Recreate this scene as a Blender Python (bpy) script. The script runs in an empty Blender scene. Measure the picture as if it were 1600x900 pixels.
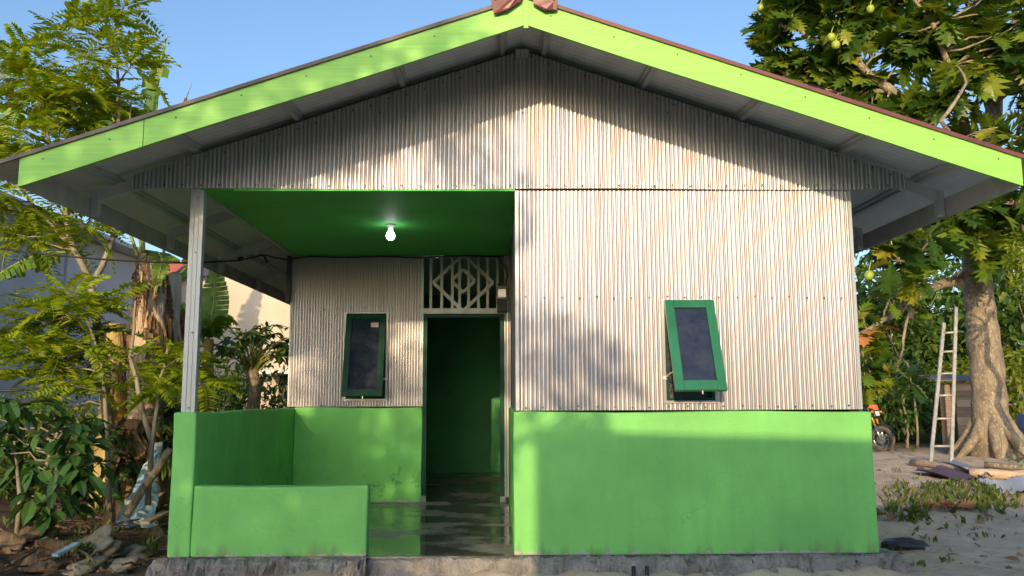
import bpy, bmesh, math, random
from mathutils import Vector, Matrix, Euler
R = math.radians
S = bpy.context.scene
COL = S.collection

# ------------------------------------------------------------------ camera, sky, sun, exposure
CAM_POS = Vector((0.0, -6.199, 1.1256))
CAM_AX = Matrix(((0.99988, 0.00137, -0.01571), (-0.01541, -0.12822, -0.99163), (-0.00337, 0.99174, -0.12818)))
cam_d = bpy.data.cameras.new('camera')
cam = bpy.data.objects.new('camera', cam_d)
COL.objects.link(cam)
cam.matrix_world = Matrix.Translation(CAM_POS) @ CAM_AX.to_4x4()
cam_d.sensor_width = 36
cam_d.lens = 1306.2 / 1600 * 36
cam_d.clip_start = 0.05
cam_d.clip_end = 2000
S.camera = cam

SUN_TRAVEL = Vector((0.167, 0.874, -0.212)).normalized()
SUN_EL = math.asin(-SUN_TRAVEL.z)
SUN_ROT = math.atan2(-SUN_TRAVEL.x, -SUN_TRAVEL.y)
world = bpy.data.worlds.new('World')
S.world = world
world.use_nodes = True
wn, wl = world.node_tree.nodes, world.node_tree.links
sky = wn.new('ShaderNodeTexSky')
sky.sky_type = 'NISHITA'
sky.sun_disc = False
sky.sun_elevation = SUN_EL
sky.sun_rotation = SUN_ROT
sky.air_density = 1.0
sky.dust_density = 2.5
sky.ozone_density = 3.0
wl.new(sky.outputs[0], wn['Background'].inputs[0])
wn['Background'].inputs[1].default_value = 0.15
sun_d = bpy.data.lights.new('sun', 'SUN')
sun_d.energy = 2.3
sun_d.angle = R(0.5)
sun_d.color = (1.0, 0.73, 0.42)
sun = bpy.data.objects.new('sun', sun_d)
COL.objects.link(sun)
sun.rotation_euler = SUN_TRAVEL.to_track_quat('-Z', 'Y').to_euler()
S.view_settings.view_transform = 'Standard'
S.view_settings.look = 'None'
S.view_settings.gamma = 1
S.view_settings.use_curve_mapping = False
S.view_settings.exposure = 0.9
S.cycles.max_bounces = 10
S.cycles.diffuse_bounces = 6
S.cycles.use_denoising = True

# ------------------------------------------------------------------ helpers
def at(px, py, Y):
    """point of the place at depth Y that lies on the sight line through a pixel of the photograph"""
    d = CAM_AX @ Vector(((px - 800) / 1306.2, -(py - 450) / 1306.2, -1))
    return CAM_POS + d * ((Y - CAM_POS.y) / d.y)

class MB:
    def __init__(s):
        s.v = []; s.f = []; s.m = []; s.sm = []
    def add(s, vs, fs, mi=0, smooth=False):
        o = len(s.v)
        s.v += [tuple(p) for p in vs]
        for f in fs:
            s.f.append([i + o for i in f]); s.m.append(mi); s.sm.append(smooth)
        return s
    def hexa(s, p, mi=0):           # 8 corners: bottom ring 0-3 ccw, top ring 4-7
        return s.add(p, [(3, 2, 1, 0), (4, 5, 6, 7), (0, 1, 5, 4), (1, 2, 6, 5), (2, 3, 7, 6), (3, 0, 4, 7)], mi)
    def box(s, x0, x1, y0, y1, z0, z1, mi=0):
        return s.hexa([(x0, y0, z0), (x1, y0, z0), (x1, y1, z0), (x0, y1, z0),
                       (x0, y0, z1), (x1, y0, z1), (x1, y1, z1), (x0, y1, z1)], mi)
    def bar(s, a, b, w, h, up=(0, 0, 1), mi=0):    # rectangular bar from a to b
        a, b = Vector(a), Vector(b)
        d = (b - a).normalized(); up = Vector(up)
        sx = d.cross(up)
        if sx.length < 1e-4: sx = d.cross(Vector((1, 0, 0)))
        sx.normalize(); u = sx.cross(d)
        sx *= w / 2; u *= h / 2
        return s.hexa([a - sx - u, b - sx - u, b + sx - u, a + sx - u, a - sx + u, b - sx + u, b + sx + u, a + sx + u], mi)
    def tube(s, pts, rad, n=8, mi=0, cap=True, wob=0.0, rng=None):
        pts = [Vector(p) for p in pts]
        if not hasattr(rad, '__len__'): rad = [rad] * len(pts)
        vs, fs = [], []
        prev = None
        for i, p in enumerate(pts):
            t = (pts[min(i + 1, len(pts) - 1)] - pts[max(i - 1, 0)]).normalized()
            if prev is None:
                a = t.cross(Vector((0.31, 0.9, 0.2)))
                if a.length < .05: a = t.cross(Vector((1, 0, 0)))
            else:
                a = prev - t * prev.dot(t)
            a.normalize(); prev = a; b = t.cross(a)
            for k in range(n):
                r = rad[i] * (1 + (rng.uniform(-wob, wob) if wob else 0))
                an = 2 * math.pi * k / n
                vs.append(p + (a * math.cos(an) + b * math.sin(an)) * r)
        for i in range(len(pts) - 1):
            for k in range(n):
                fs.append((i * n + k, i * n + (k + 1) % n, (i + 1) * n + (k + 1) % n, (i + 1) * n + k))
        s.add(vs, fs, mi, True)
        if cap:
            o = len(s.v) - len(vs)
            s.f.append([o + k for k in reversed(range(n))]); s.m.append(mi); s.sm.append(False)
            s.f.append([o + (len(pts) - 1) * n + k for k in range(n)]); s.m.append(mi); s.sm.append(False)
        return s
    def lathe(s, prof, c=(0, 0, 0), n=20, mi=0, smooth=True):   # prof: (r, z)
        c = Vector(c); vs, fs = [], []
        for r, z in prof:
            for k in range(n):
                a = 2 * math.pi * k / n
                vs.append((c.x + r * math.cos(a), c.y + r * math.sin(a), c.z + z))
        for i in range(len(prof) - 1):
            for k in range(n):
                fs.append((i * n + k, i * n + (k + 1) % n, (i + 1) * n + (k + 1) % n, (i + 1) * n + k))
        return s.add(vs, fs, mi, smooth)
    def lump(s, c, r, rng, mi=0, rough=0.25, sub=2, rot=0.0):
        bm = bmesh.new(); bmesh.ops.create_icosphere(bm, subdivisions=sub, radius=1)
        ph = [Vector((rng.uniform(-3, 3), rng.uniform(-3, 3), rng.uniform(-3, 3))) for _ in range(3)]
        q = Euler((rng.uniform(-.3, .3), rng.uniform(-.3, .3), rot or rng.uniform(0, 6.3))).to_matrix()
        vs = []
        for v in bm.verts:
            p = v.co
            k = 1 + rough * (math.sin(p.x * 2.3 + ph[0].x) * math.sin(p.y * 2.9 + ph[0].y) + .6 * math.sin(p.z * 4.1 + ph[1].x + p.x * 3) + .4 * math.sin(p.y * 7 + ph[2].z + p.z * 5)) + rng.uniform(-rough, rough) * .18
            w = q @ Vector((p.x * r[0] * k, p.y * r[1] * k, p.z * r[2] * k))
            vs.append(Vector(c) + w)
        bm.verts.index_update()
        fs = [[v.index for v in f.verts] for f in bm.faces]
        bm.free()
        return s.add(vs, fs, mi, True)
    def build(s, name, mats, parent=None, loc=None, bevel=0):
        me = bpy.data.meshes.new(name)
        me.from_pydata(s.v, [], s.f)
        if not isinstance(mats, (list, tuple)): mats = [mats]
        for m in mats: me.materials.append(m)
        me.polygons.foreach_set('material_index', s.m)
        me.polygons.foreach_set('use_smooth', s.sm)
        me.update()
        o = bpy.data.objects.new(name, me)
        COL.objects.link(o)
        if parent: o.parent = parent
        if loc is not None: o.location = loc
        if bevel:
            b = o.modifiers.new('bevel', 'BEVEL'); b.width = bevel; b.segments = 2; b.limit_method = 'ANGLE'; b.angle_limit = R(40)
        return o

def tag(o, label=None, cat=None, group=None, kind=None):
    if label: o['label'] = label
    if cat: o['category'] = cat
    if group: o['group'] = group
    if kind: o['kind'] = kind
    return o
def thing(name, label, cat, loc=(0, 0, 0), group=None, rz=0):
    o = bpy.data.objects.new(name, None); COL.objects.link(o)
    o.location = loc; o.rotation_euler.z = rz; o.empty_display_size = .2
    return tag(o, label, cat, group)

# ------------------------------------------------------------------ materials
def newmat(name):
    m = bpy.data.materials.new(name); m.use_nodes = True
    return m, m.node_tree.nodes, m.node_tree.links, m.node_tree.nodes['Principled BSDF']
def coords(n, l, scale=(1, 1, 1), kind='Object'):
    tc = n.new('ShaderNodeTexCoord'); mp = n.new('ShaderNodeMapping')
    mp.inputs['Scale'].default_value = scale
    l.new(tc.outputs[kind], mp.inputs[0])
    return mp.outputs[0]
def noise(n, l, vec, scale, detail=4, rough=.55):
    t = n.new('ShaderNodeTexNoise'); t.inputs['Scale'].default_value = scale
    t.inputs['Detail'].default_value = detail; t.inputs['Roughness'].default_value = rough
    l.new(vec, t.inputs['Vector']); return t.outputs['Fac']
def ramp(n, l, fac, stops):
    r = n.new('ShaderNodeValToRGB'); e = r.color_ramp.elements
    while len(e) < len(stops): e.new(.5)
    for i, (p, c) in enumerate(stops):
        e[i].position = p; e[i].color = (c[0], c[1], c[2], 1) if hasattr(c, '__len__') else (c, c, c, 1)
    l.new(fac, r.inputs[0]); return r.outputs[0]
def mix(n, l, fac, a, b, mode='MIX'):
    m = n.new('ShaderNodeMix'); m.data_type = 'RGBA'; m.blend_type = mode
    for sock, v in ((m.inputs[0], fac), (m.inputs[6], a), (m.inputs[7], b)):
        if hasattr(v, 'is_linked') or hasattr(v, 'links'): l.new(v, sock)
        elif hasattr(v, '__len__'): sock.default_value = (*v[:3], 1)
        else: sock.default_value = v
    return m.outputs[2]
def bump(n, l, b, h, strength=.3, dist=.01):
    k = n.new('ShaderNodeBump'); k.inputs['Strength'].default_value = strength; k.inputs['Distance'].default_value = dist
    l.new(h, k.inputs['Height']); l.new(k.outputs[0], b.inputs['Normal'])
def mottled(name, c1, c2, scale=3, rough=.6, metal=0.0, bscale=0, bstr=.2, bdist=.01, stretch=(1, 1, 1), c3=None, spec=None):
    m, n, l, b = newmat(name)
    v = coords(n, l, stretch)
    f = noise(n, l, v, scale, 6)
    col = ramp(n, l, f, [(.32, c1), (.68, c2)])
    if c3 is not None:
        f2 = noise(n, l, v, scale * 4.3, 5)
        col = mix(n, l, ramp(n, l, f2, [(.55, 0), (.72, 1)]), col, c3)
    l.new(col, b.inputs['Base Color'])
    b.inputs['Roughness'].default_value = rough; b.inputs['Metallic'].default_value = metal
    if spec is not None: b.inputs['Specular IOR Level'].default_value = spec
    if bscale: bump(n, l, b, noise(n, l, v, bscale, 6, .65), bstr, bdist)
    return m

def paint_mat(name, c, dirt=True, chips=True, rough=.62):
    m, n, l, b = newmat(name)
    v = coords(n, l, (1, 1, 1))
    f = noise(n, l, v, 1.1, 5, .6)
    lo = [k * .80 for k in c]; hi = [min(1, k * 1.18) for k in c]
    col = ramp(n, l, f, [(.3, lo), (.7, hi)])
    v2 = coords(n, l, (1, 1, .12))
    f2 = noise(n, l, v2, 9, 3, .6)
    col = mix(n, l, ramp(n, l, f2, [(.45, 0), (.8, .45)]), col, [k * .82 for k in c])
    # roller marks: pale, thin cement showing
    f3 = noise(n, l, v, 14, 6, .7)
    col = mix(n, l, ramp(n, l, f3, [(.62, 0), (.78, .35)]), col, (c[0] * 1.5 + .05, c[1] * 1.1, c[2] * 1.6 + .05))
    tz = n.new('ShaderNodeTexCoord'); sz = n.new('ShaderNodeSeparateXYZ'); l.new(tz.outputs['Object'], sz.inputs[0])
    f5 = noise(n, l, v, 11, 7, .75)
    def lowmask(z1, lo_, hi_, nz):
        a_ = ramp(n, l, sz.outputs[2], [(0, 1), (z1, 0)]); m_ = n.new('ShaderNodeMath'); m_.operation = 'MULTIPLY_ADD'
        l.new(a_, m_.inputs[0]); m_.inputs[1].default_value = .35; l.new(nz, m_.inputs[2])
        return ramp(n, l, m_.outputs[0], [(lo_, 0), (hi_, 1)])
    if chips:
        col = mix(n, l, lowmask(.16, .76, 1.05, f2), col, (.16, .30, .11))
        col = mix(n, l, lowmask(.06, .76, .80, f5), col, (.42, .43, .40))
        vor = n.new('ShaderNodeTexVoronoi'); vor.feature = 'DISTANCE_TO_EDGE'; vor.inputs['Scale'].default_value = .9
        wv = n.new('ShaderNodeVectorMath'); wv.operation = 'ADD'; l.new(v, wv.inputs[0])
        nc = n.new('ShaderNodeTexNoise'); nc.inputs['Scale'].default_value = 3; nc.inputs['Detail'].default_value = 6; l.new(v, nc.inputs['Vector']); l.new(nc.outputs['Color'], wv.inputs[1]); l.new(wv.outputs[0], vor.inputs['Vector'])
        ck = ramp(n, l, vor.outputs['Distance'], [(.0, 1), (.006, 0)])
        cm = n.new('ShaderNodeMath'); cm.operation = 'MULTIPLY'; l.new(ck, cm.inputs[0]); l.new(ramp(n, l, f, [(.52, 0), (.66, .28)]), cm.inputs[1])
        col = mix(n, l, cm.outputs[0], col, (.03, .10, .03))
    if dirt:
        f4 = noise(n, l, v, 5.5, 8, .8)
        sep = n.new('ShaderNodeSeparateXYZ'); tc = n.new('ShaderNodeTexCoord'); l.new(tc.outputs['Object'], sep.inputs[0])
        low = ramp(n, l, sep.outputs[2], [(.02, 1), (.62, 0)])
        k = n.new('ShaderNodeMath'); k.operation = 'MULTIPLY'
        l.new(ramp(n, l, f4, [(.55, 0), (.63, .85)]), k.inputs[0]); l.new(low, k.inputs[1])
        col = mix(n, l, k.outputs[0], col, (.03, .10, .04))
    l.new(col, b.inputs['Base Color']); b.inputs['Roughness'].default_value = rough
    bn = n.new('ShaderNodeMath'); l.new(noise(n, l, v, 38, 5, .7), bn.inputs[0]); l.new(noise(n, l, v, 5, 3, .6), bn.inputs[1])
    bump(n, l, b, bn.outputs[0], .45, .008)
    return m
GREEN = (.185, .56, .135)
M = {}
M['green'] = paint_mat('lime_green_paint', GREEN, False)
M['green_dirty'] = paint_mat('lime_green_paint_mouldy', (.17, .58, .125), True)
M['room'] = paint_mat('lime_green_paint_shaded', (.045, .30, .085), True, False)  # the lime paint again, darkened to put the room's shade into its colour
M['ceiling'] = paint_mat('green_ceiling_paint', (.085, .52, .09), False, False)
M['barge'] = paint_mat('lime_board_paint', (.24, .66, .08), False)

def wood_board(name, c):
    m, n, l, b = newmat(name)
    v = coords(n, l, (1.2, 14, 30))
    f = noise(n, l, v, 2.2, 5, .6)
    col = ramp(n, l, f, [(.3, [k * .86 for k in c]), (.7, [min(1, k * 1.08) for k in c])])
    l.new(col, b.inputs['Base Color']); b.inputs['Roughness'].default_value = .5
    bump(n, l, b, f, .3, .004)
    return m
M['barge'] = wood_board('lime_board_paint', (.25, .60, .095))

def zinc_mat(name, base, rough, metal=.85, sc=(9, 9, .5)):
    m, n, l, b = newmat(name)
    v = coords(n, l, sc)
    f = noise(n, l, v, 1.6, 5, .6)
    v2 = coords(n, l, (1, 1, 1)); f2 = noise(n, l, v2, 60, 3, .7)
    col = ramp(n, l, f, [(.25, [k * .84 for k in base]), (.75, [min(1, k * 1.1) for k in base])])
    l.new(mix(n, l, ramp(n, l, f2, [(.4, 0), (.8, .3)]), col, [k * .8 for k in base]), b.inputs['Base Color'])
    b.inputs['Metallic'].default_value = metal
    rr = n.new('ShaderNodeMapRange'); l.new(f, rr.inputs[0]); rr.inputs[3].default_value = rough - .06; rr.inputs[4].default_value = rough + .1
    l.new(rr.outputs[0], b.inputs['Roughness'])
    return m
M['zinc'] = zinc_mat('galvanised_sheet', (.405, .395, .415), .36, .62)
M['stud'] = zinc_mat('galvanised_stud', (.40, .44, .47), .45, .35)
M['soffit'] = zinc_mat('zinc_roof_underside', (.66, .68, .70), .5, .1, (5, 1, 1))
M['truss'] = mottled('dull_truss_steel', (.42, .44, .46), (.56, .57, .58), 3, .5, .15)
M['fascia'] = mottled('raw_fibre_fascia', (.34, .32, .30), (.48, .45, .43), 5, .8)
M['roof'] = mottled('maroon_roof_sheet', (.10, .025, .03), (.17, .045, .05), 4, .35)
M['ridge'] = mottled('maroon_ridge_sheet', (.10, .022, .026), (.17, .04, .042), 4, .3, 0, 5, .15, .02)
M['edge'] = mottled('weathered_edge_flashing', (.09, .075, .075), (.16, .13, .125), 3, .6)
M['screw'] = mottled('dark_screw', (.05, .05, .055), (.09, .085, .08), 20, .5, .6)
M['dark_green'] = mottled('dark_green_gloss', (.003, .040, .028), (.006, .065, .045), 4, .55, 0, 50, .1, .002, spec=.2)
M['dark_green_lit'] = mottled('dark_green_gloss_lit', (.012, .13, .065), (.022, .18, .095), 4, .4, 0, 50, .1, .002)  # lit copy of the dark green: sunlight is put into its colour
m, n, l, b = newmat('tinted_glass')
v = coords(n, l); gl = noise(n, l, v, 6, 6, .7)
l.new(ramp(n, l, gl, [(.35, (.010, .016, .04)), (.75, (.045, .055, .08))]), b.inputs['Base Color'])
l.new(ramp(n, l, gl, [(.3, .04), (.8, .22)]), b.inputs['Roughness'])
b.inputs['Specular IOR Level'].default_value = .6
M['glass'] = m
M['sticker'] = mottled('faded_sticker', (.55, .45, .35), (.72, .66, .58), 60, .6)
M['alu'] = mottled('brushed_aluminium', (.62, .62, .6), (.75, .75, .74), 6, .35, .8)
M['ladder'] = mottled('weathered_aluminium', (.34, .33, .30), (.52, .50, .46), 9, .55, .4, 40, .3, .004)
M['lattice'] = mottled('lattice_steel', (.24, .27, .26), (.36, .39, .38), 5, .45, .5)
M['black'] = mottled('black_rubber', (.010, .010, .011), (.025, .025, .025), 8, .5)
M['plastic_dark'] = mottled('black_plastic', (.012, .013, .015), (.03, .03, .034), 5, .35, 0, 7, .6, .05)
M['white'] = mottled('white_ceramic', (.7, .7, .68), (.8, .8, .78), 5, .3)
M['grey_plastic'] = mottled('grey_plastic', (.22, .22, .22), (.32, .32, .31), 12, .5)
m, n, l, b = newmat('lit_bulb'); b.inputs['Base Color'].default_value = (.9, .95, 1, 1)
b.inputs['Emission Color'].default_value = (.92, 1, .97, 1); b.inputs['Emission Strength'].default_value = 8
M['bulb'] = m

# wet concrete
m, n, l, b = newmat('damp_concrete_floor')
v = coords(n, l)
w = noise(n, l, coords(n, l, (.8, 1.15, 1)), 1.35, 7, .58)
mask = ramp(n, l, w, [(.38, 0), (.52, 1)])
g = noise(n, l, v, 16, 6, .7)
dry = ramp(n, l, g, [(.3, (.22, .21, .185)), (.7, (.42, .40, .36))])
wet = ramp(n, l, g, [(.3, (.055, .06, .05)), (.7, (.11, .115, .095))])
l.new(mix(n, l, mask, dry, wet), b.inputs['Base Color'])
l.new(ramp(n, l, mask, [(0, .55), (1, .06)]), b.inputs['Roughness'])
bp = n.new('ShaderNodeMath'); bp.operation = 'MULTIPLY'
l.new(ramp(n, l, mask, [(0, 1), (1, .06)]), bp.inputs[0]); l.new(g, bp.inputs[1])
bump(n, l, b, bp.outputs[0], .35, .01)
M['floor'] = m
M['mortar'] = mottled('rough_mortar', (.26, .25, .235), (.50, .48, .45), 7, .9, 0, 22, 1, .06, c3=(.33, .25, .185))
M['wet_mortar'] = mottled('wet_mortar', (.10, .10, .095), (.19, .185, .175), 5, .45, 0, 16, .5, .03)

# ------------------------------------------------------------------ the house
house = thing('house', 'single storey house with lime green gable boards, corrugated metal walls and open corner porch', 'house')
def part(mb, name, mats, parent=None, bevel=0):
    return mb.build(name, mats, parent or house, None, bevel)

XC, XR, XP, ZC, ZL = .1265, 2.675, -2.29, 2.68, 1.008
XA, SL = .183, .3363
YB, YI, YE = 3.0, 6.5, 7.2
def droop(y): return .068 * min(y, 0) / .87
def zroof(x, y): return 3.835 - SL * abs(x - XA) + droop(y)

# masonry
def wall_block(x0, x1, y0, y1, z0, z1, seed, nx=24, amp=.004):   # a rendered wall with slightly uneven face and top
    rng = random.Random(seed)
    bm = bmesh.new(); bmesh.ops.create_cube(bm, size=1)
    for v_ in bm.verts:
        v_.co = Vector((x0 if v_.co.x < 0 else x1, y0 if v_.co.y < 0 else y1, z0 if v_.co.z < 0 else z1))
    for ax, lo, hi in ((0, x0, x1), (2, z0, z1), (1, y0, y1)):
        k = max(1, int((hi - lo) / .12))
        for i in range(1, k):
            c = [0, 0, 0]; c[ax] = lo + (hi - lo) * i / k
            nn = [0, 0, 0]; nn[ax] = 1
            bmesh.ops.bisect_plane(bm, geom=bm.verts[:] + bm.edges[:] + bm.faces[:], plane_co=c, plane_no=nn)
    for v_ in bm.verts:
        p = v_.co
        s1 = math.sin(p.x * 3.1 + seed) * math.sin(p.z * 2.7 + seed * 2) + .6 * math.sin(p.x * 7 + p.z * 5 + p.y * 6)
        p.y += amp * s1 + rng.uniform(-.0015, .0015)
        p.x += amp * .8 * math.sin(p.z * 6 + p.y * 5 + seed)
        if p.z > z0 + .01: p.z += amp * 1.3 * math.sin(p.x * 4 + p.y * 3 + seed) + rng.uniform(-.0015, .0015)
    mb = MB(); bm.verts.index_update()
    mb.add([v_.co.copy() for v_ in bm.verts], [[q.index for q in f.verts] for f in bm.faces], 0, False)
    bm.free()
    return mb
part(wall_block(.104, 2.719, -.07, .05, .0, ZL, 1), 'low_wall', M['green'], bevel=.012)
part(wall_block(2.60, 2.717, .052, YE, .0, ZL - .003, 2), 'low_wall', M['green'], bevel=.012)
part(wall_block(.106, .20, .052, YB - .002, .0, ZL - .002, 3), 'low_wall', M['green_dirty'], bevel=.01)
part(wall_block(-2.347, -2.185, -.07, .05, .0, ZL + .006, 4), 'porch_pillar', M['green'], bevel=.014)
part(wall_block(-2.183, -.94, -.068, .05, .0, .493, 5), 'parapet', M['green'], bevel=.014)
part(wall_block(-2.345, -2.215, .052, YB + .1, .0, ZL, 6), 'side_wall', M['green_dirty'], bevel=.012)
part(wall_block(-2.213, -.832, YB - .03, YB + .09, .0, ZL, 7), 'back_low_wall', M['green_dirty'], bevel=.01)
part(MB().box(-2.34, -2.22, YB + .102, YE, 0, ZL), 'side_wall', M['green'])
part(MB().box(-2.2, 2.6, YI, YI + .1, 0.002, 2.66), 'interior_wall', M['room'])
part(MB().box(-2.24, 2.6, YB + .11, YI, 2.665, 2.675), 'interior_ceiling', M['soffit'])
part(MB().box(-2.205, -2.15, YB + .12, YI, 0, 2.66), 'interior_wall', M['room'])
# floor and foundation
part(MB().box(-2.34, 2.7, -.068, YI, -.05, 0.0), 'porch_floor', M['floor'])
def rough_strip(x0, x1, yf, yb, zt, zb, seed, amp=.03, nx=130, ny=10, name='foundation', mat='mortar'):
    rng = random.Random(seed); mb = MB(); vs, fs = [], []
    for i in range(nx + 1):
        x = x0 + (x1 - x0) * i / nx
        for j in range(ny + 1):
            t = j / ny                       # 0 back at top, 1 front at bottom
            y = yb + (yf - yb) * min(1, t * 1.5) ** .8
            z = zt + (zb - zt) * max(0, (t - .35) / .65) ** 1.3
            k = amp * 1.5 * (math.sin(x * 9 + seed) * .5 + math.sin(x * 23 + t * 4 + seed) * .35 + math.sin(x * 51 + t * 9) * .3 + rng.uniform(-.6, .6)) * (.25 + t)
            vs.append((x + rng.uniform(-.008, .008), y - abs(k) * .9, z + k * .55))
    for i in range(nx):
        for j in range(ny):
            a = i * (ny + 1) + j
            fs.append((a, a + 1, a + ny + 2, a + ny + 1))
    mb.add(vs, fs, 0, True)
    return part(mb, name, M[mat])
part(MB().box(-2.34, 2.71, .0, YE, -.4, -.052), 'foundation', M['mortar'])
rough_strip(-2.42, -.92, -.20, -.045, -.006, -.30, 3, .05)
rough_strip(.09, 2.86, -.19, -.045, -.006, -.30, 8, .045, 190)
rough_strip(-.93, .10, -.12, -.060, -.012, -.30, 5, .03, 50)
rough_strip(2.69, 2.9, -.17, .25, -.02, -.30, 9, .04, 14)
part(MB().box(-.93, .06, -.62, -.16, -.33, -.115), 'entrance_step', M['wet_mortar'], bevel=.02)

# corrugated sheets (in planes of constant Y)
def corr(mb, x0, x1, zb, zt, y, pitch=.0323, amp=.0105, holes=(), seam=.65, phase=0, smooth=True):
    PR = ((0, 0), (.14, .10), (.32, .14), (.50, .06), (.58, -.20), (.68, -.85), (.76, -1.0), (.84, -.75), (.94, -.15))
    jr_ = random.Random(int(x0 * 1000) + int(y * 77) + 5)
    k0, k1 = math.floor(x0 / pitch) - 1, math.ceil(x1 / pitch) + 1
    prof = []
    for k in range(k0, k1):
        jx, ja = jr_.uniform(-.0016, .0016), jr_.uniform(.75, 1.2)
        for (u_, h_) in PR: prof.append(((k + u_) * pitch + jx * (1 if u_ > .2 else .3), h_ * ja))
    def height(x):
        lo, hi = 0, len(prof) - 1
        while hi - lo > 1:
            m_ = (lo + hi) // 2
            if prof[m_][0] <= x: lo = m_
            else: hi = m_
        (xa_, ha_), (xb_, hb_) = prof[lo], prof[hi]
        return ha_ + (hb_ - ha_) * (x - xa_) / max(1e-6, xb_ - xa_)
    xs = [x0] + [p_[0] for p_ in prof if x0 + 1e-4 < p_[0] < x1 - 1e-4] + [x1]
    for h in holes: xs += [h[0], h[1]]
    xs = sorted(set(round(q, 5) for q in xs))
    fb = zb if callable(zb) else (lambda q: zb)
    ft = zt if callable(zt) else (lambda q: zt)
    cache = {}
    def vert(x, z, kx):
        key = (round(x, 5), round(z, 4))
        if key not in cache:
            s_ = kx
            yy = y - amp * height(x) - (s_ % 2) * .0012 + .0025 * math.sin(x * 2.1 + z * 1.3) + .0018 * math.sin(x * 5.3 - z * 2.7)
            cache[key] = len(mb.v); mb.v.append((x, yy, z))
        return cache[key]
    for i in range(len(xs) - 1):
        a, b_ = xs[i], xs[i + 1]
        kx = math.floor(((a + b_) / 2 - x0 + phase) / seam)
        segs = [(fb(a), ft(a), fb(b_), ft(b_))]
        for h in holes:
            if a >= h[0] - 1e-6 and b_ <= h[1] + 1e-6:
                s0 = segs.pop()
                segs += [(s0[0], h[2], s0[2], h[2]), (h[3], s0[1], h[3], s0[3])]
        for (za, zta, zb2, ztb) in segs:
            nseg = 5 if abs(zta - za) > .5 else 1
            for q in range(nseg):
                l0 = za + (zta - za) * q / nseg; l1 = za + (zta - za) * (q + 1) / nseg
                r0 = zb2 + (ztb - zb2) * q / nseg; r1 = zb2 + (ztb - zb2) * (q + 1) / nseg
                mb.f.append([vert(a, l0, kx), vert(b_, r0, kx), vert(b_, r1, kx), vert(a, l1, kx)])
                mb.m.append(0); mb.sm.append(smooth)
def screw(mb, x, y, z, r=.0065):
    n_ = 6
    vs = [(x + r * math.cos(k * math.pi / 3), y, z + r * math.sin(k * math.pi / 3)) for k in range(n_)]
    vs += [(p[0], y - .006, p[2]) for p in vs]
    fs = [tuple(range(11, 5, -1))] + [(k, (k + 1) % 6, 6 + (k + 1) % 6, 6 + k) for k in range(6)]
    mb.add(vs, fs, 1)
WR = (1.233, 1.594, 1.088, 1.819)
rng = random.Random(4)
mb = MB()
corr(mb, XC, XR, lambda x: ZL + .012, lambda x: 2.672, 0.0, holes=[WR], seam=.54, phase=.17)
for z in (ZL + .035, 1.854):
    x = XC + .07
    while x < XR - .03:
        if not (WR[0] - .02 < x < WR[1] + .02 and WR[2] < z < WR[3]): screw(mb, x, -.008, z + rng.uniform(-.008, .008))
        x += .134 + rng.uniform(-.01, .01)
part(mb, 'wall_cladding', [M['zinc'], M['screw']])
mb = MB()
gx0, gx1 = -2.772, 3.104
gtop = lambda x: 3.80 - .3363 * abs(x - XA)
corr(mb, gx0, gx1, lambda x: 2.683 + (.012 * math.sin(x * 2.2)) * .4, lambda x: max(2.70, gtop(x) - .02), -.012, holes=(), seam=.66, phase=.3)
x = gx0 + .12
while x < gx1 - .05:
    screw(mb, x, -.021, 2.708 + rng.uniform(-.006, .006))
    if gtop(x) > 2.85: screw(mb, x + .03, -.021, gtop(x) - .065 + rng.uniform(-.01, .01))
    x += .137
for x in (-.9, -.2, .183, .6, 1.3): screw(mb, x, -.021, 3.28)
part(mb, 'gable_cladding', [M['zinc'], M['screw']])
# porch back wall
WLw = (-1.668, -1.24, 1.10, 2.026)
mb = MB()
corr(mb, XP, -.84, ZL + .01, ZC - .004, YB, pitch=.030, holes=[WLw], seam=.6, phase=.0)
for z in (ZL + .04, 2.09):
    x = XP + .07
    while x < -.86:
        screw(mb, x, YB - .008, z + rng.uniform(-.02, .02)); x += .15
for x in (-1.76, -1.15): screw(mb, x, YB - .008, 1.55)
part(mb, 'wall_cladding', [M['zinc'], M['screw']])
mb = MB(); corr(mb, .062, .1255, .05, ZC - .004, YB, pitch=.030)
part(mb, 'wall_cladding', [M['zinc']])
# plain returns of the metal skin: right wall, left wall, porch partition
def corr_x(y0, y1, z0, z1, x, seg=.031):
    mb = MB(); vs = []; ny = int((y1 - y0) / (seg / 4))
    for i in range(ny + 1):
        y = y0 + (y1 - y0) * i / ny
        xx = x + .0055 * math.sin(2 * math.pi * (y - y0) / seg)
        vs += [(xx, y, z0), (xx, y, z1)]
    mb.add(vs, [(2 * i, 2 * i + 2, 2 * i + 3, 2 * i + 1) for i in range(ny)], 0, True)
    return part(mb, 'wall_cladding', [M['zinc']])
corr_x(.01, YE, ZL - .01, 2.66, XR - .008)
corr_x(YB + .01, YE, ZL - .01, 2.66, XP - .006)
corr_x(.012, YB - .01, ZL - .01, 2.679, XC + .006)
part(MB().box(XC + .02, XC + .032, .02, YB, ZL, 2.7), 'interior_wall', M['fascia'])
part(MB().box(-2.2, 2.6, YE - .02, YE, 0, 2.66), 'interior_wall', M['fascia'])
mb = MB(); mb.add([(-3.05, YE - .04, 2.62), (3.3, YE - .04, 2.62), (XA, YE - .04, 3.76), (-3.05, YE - .06, 2.62), (3.3, YE - .06, 2.62), (XA, YE - .06, 3.76)], [(0, 1, 2), (5, 4, 3), (0, 3, 4, 1), (1, 4, 5, 2), (2, 5, 3, 0)])
part(mb, 'gable_cladding', M['zinc'])
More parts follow.
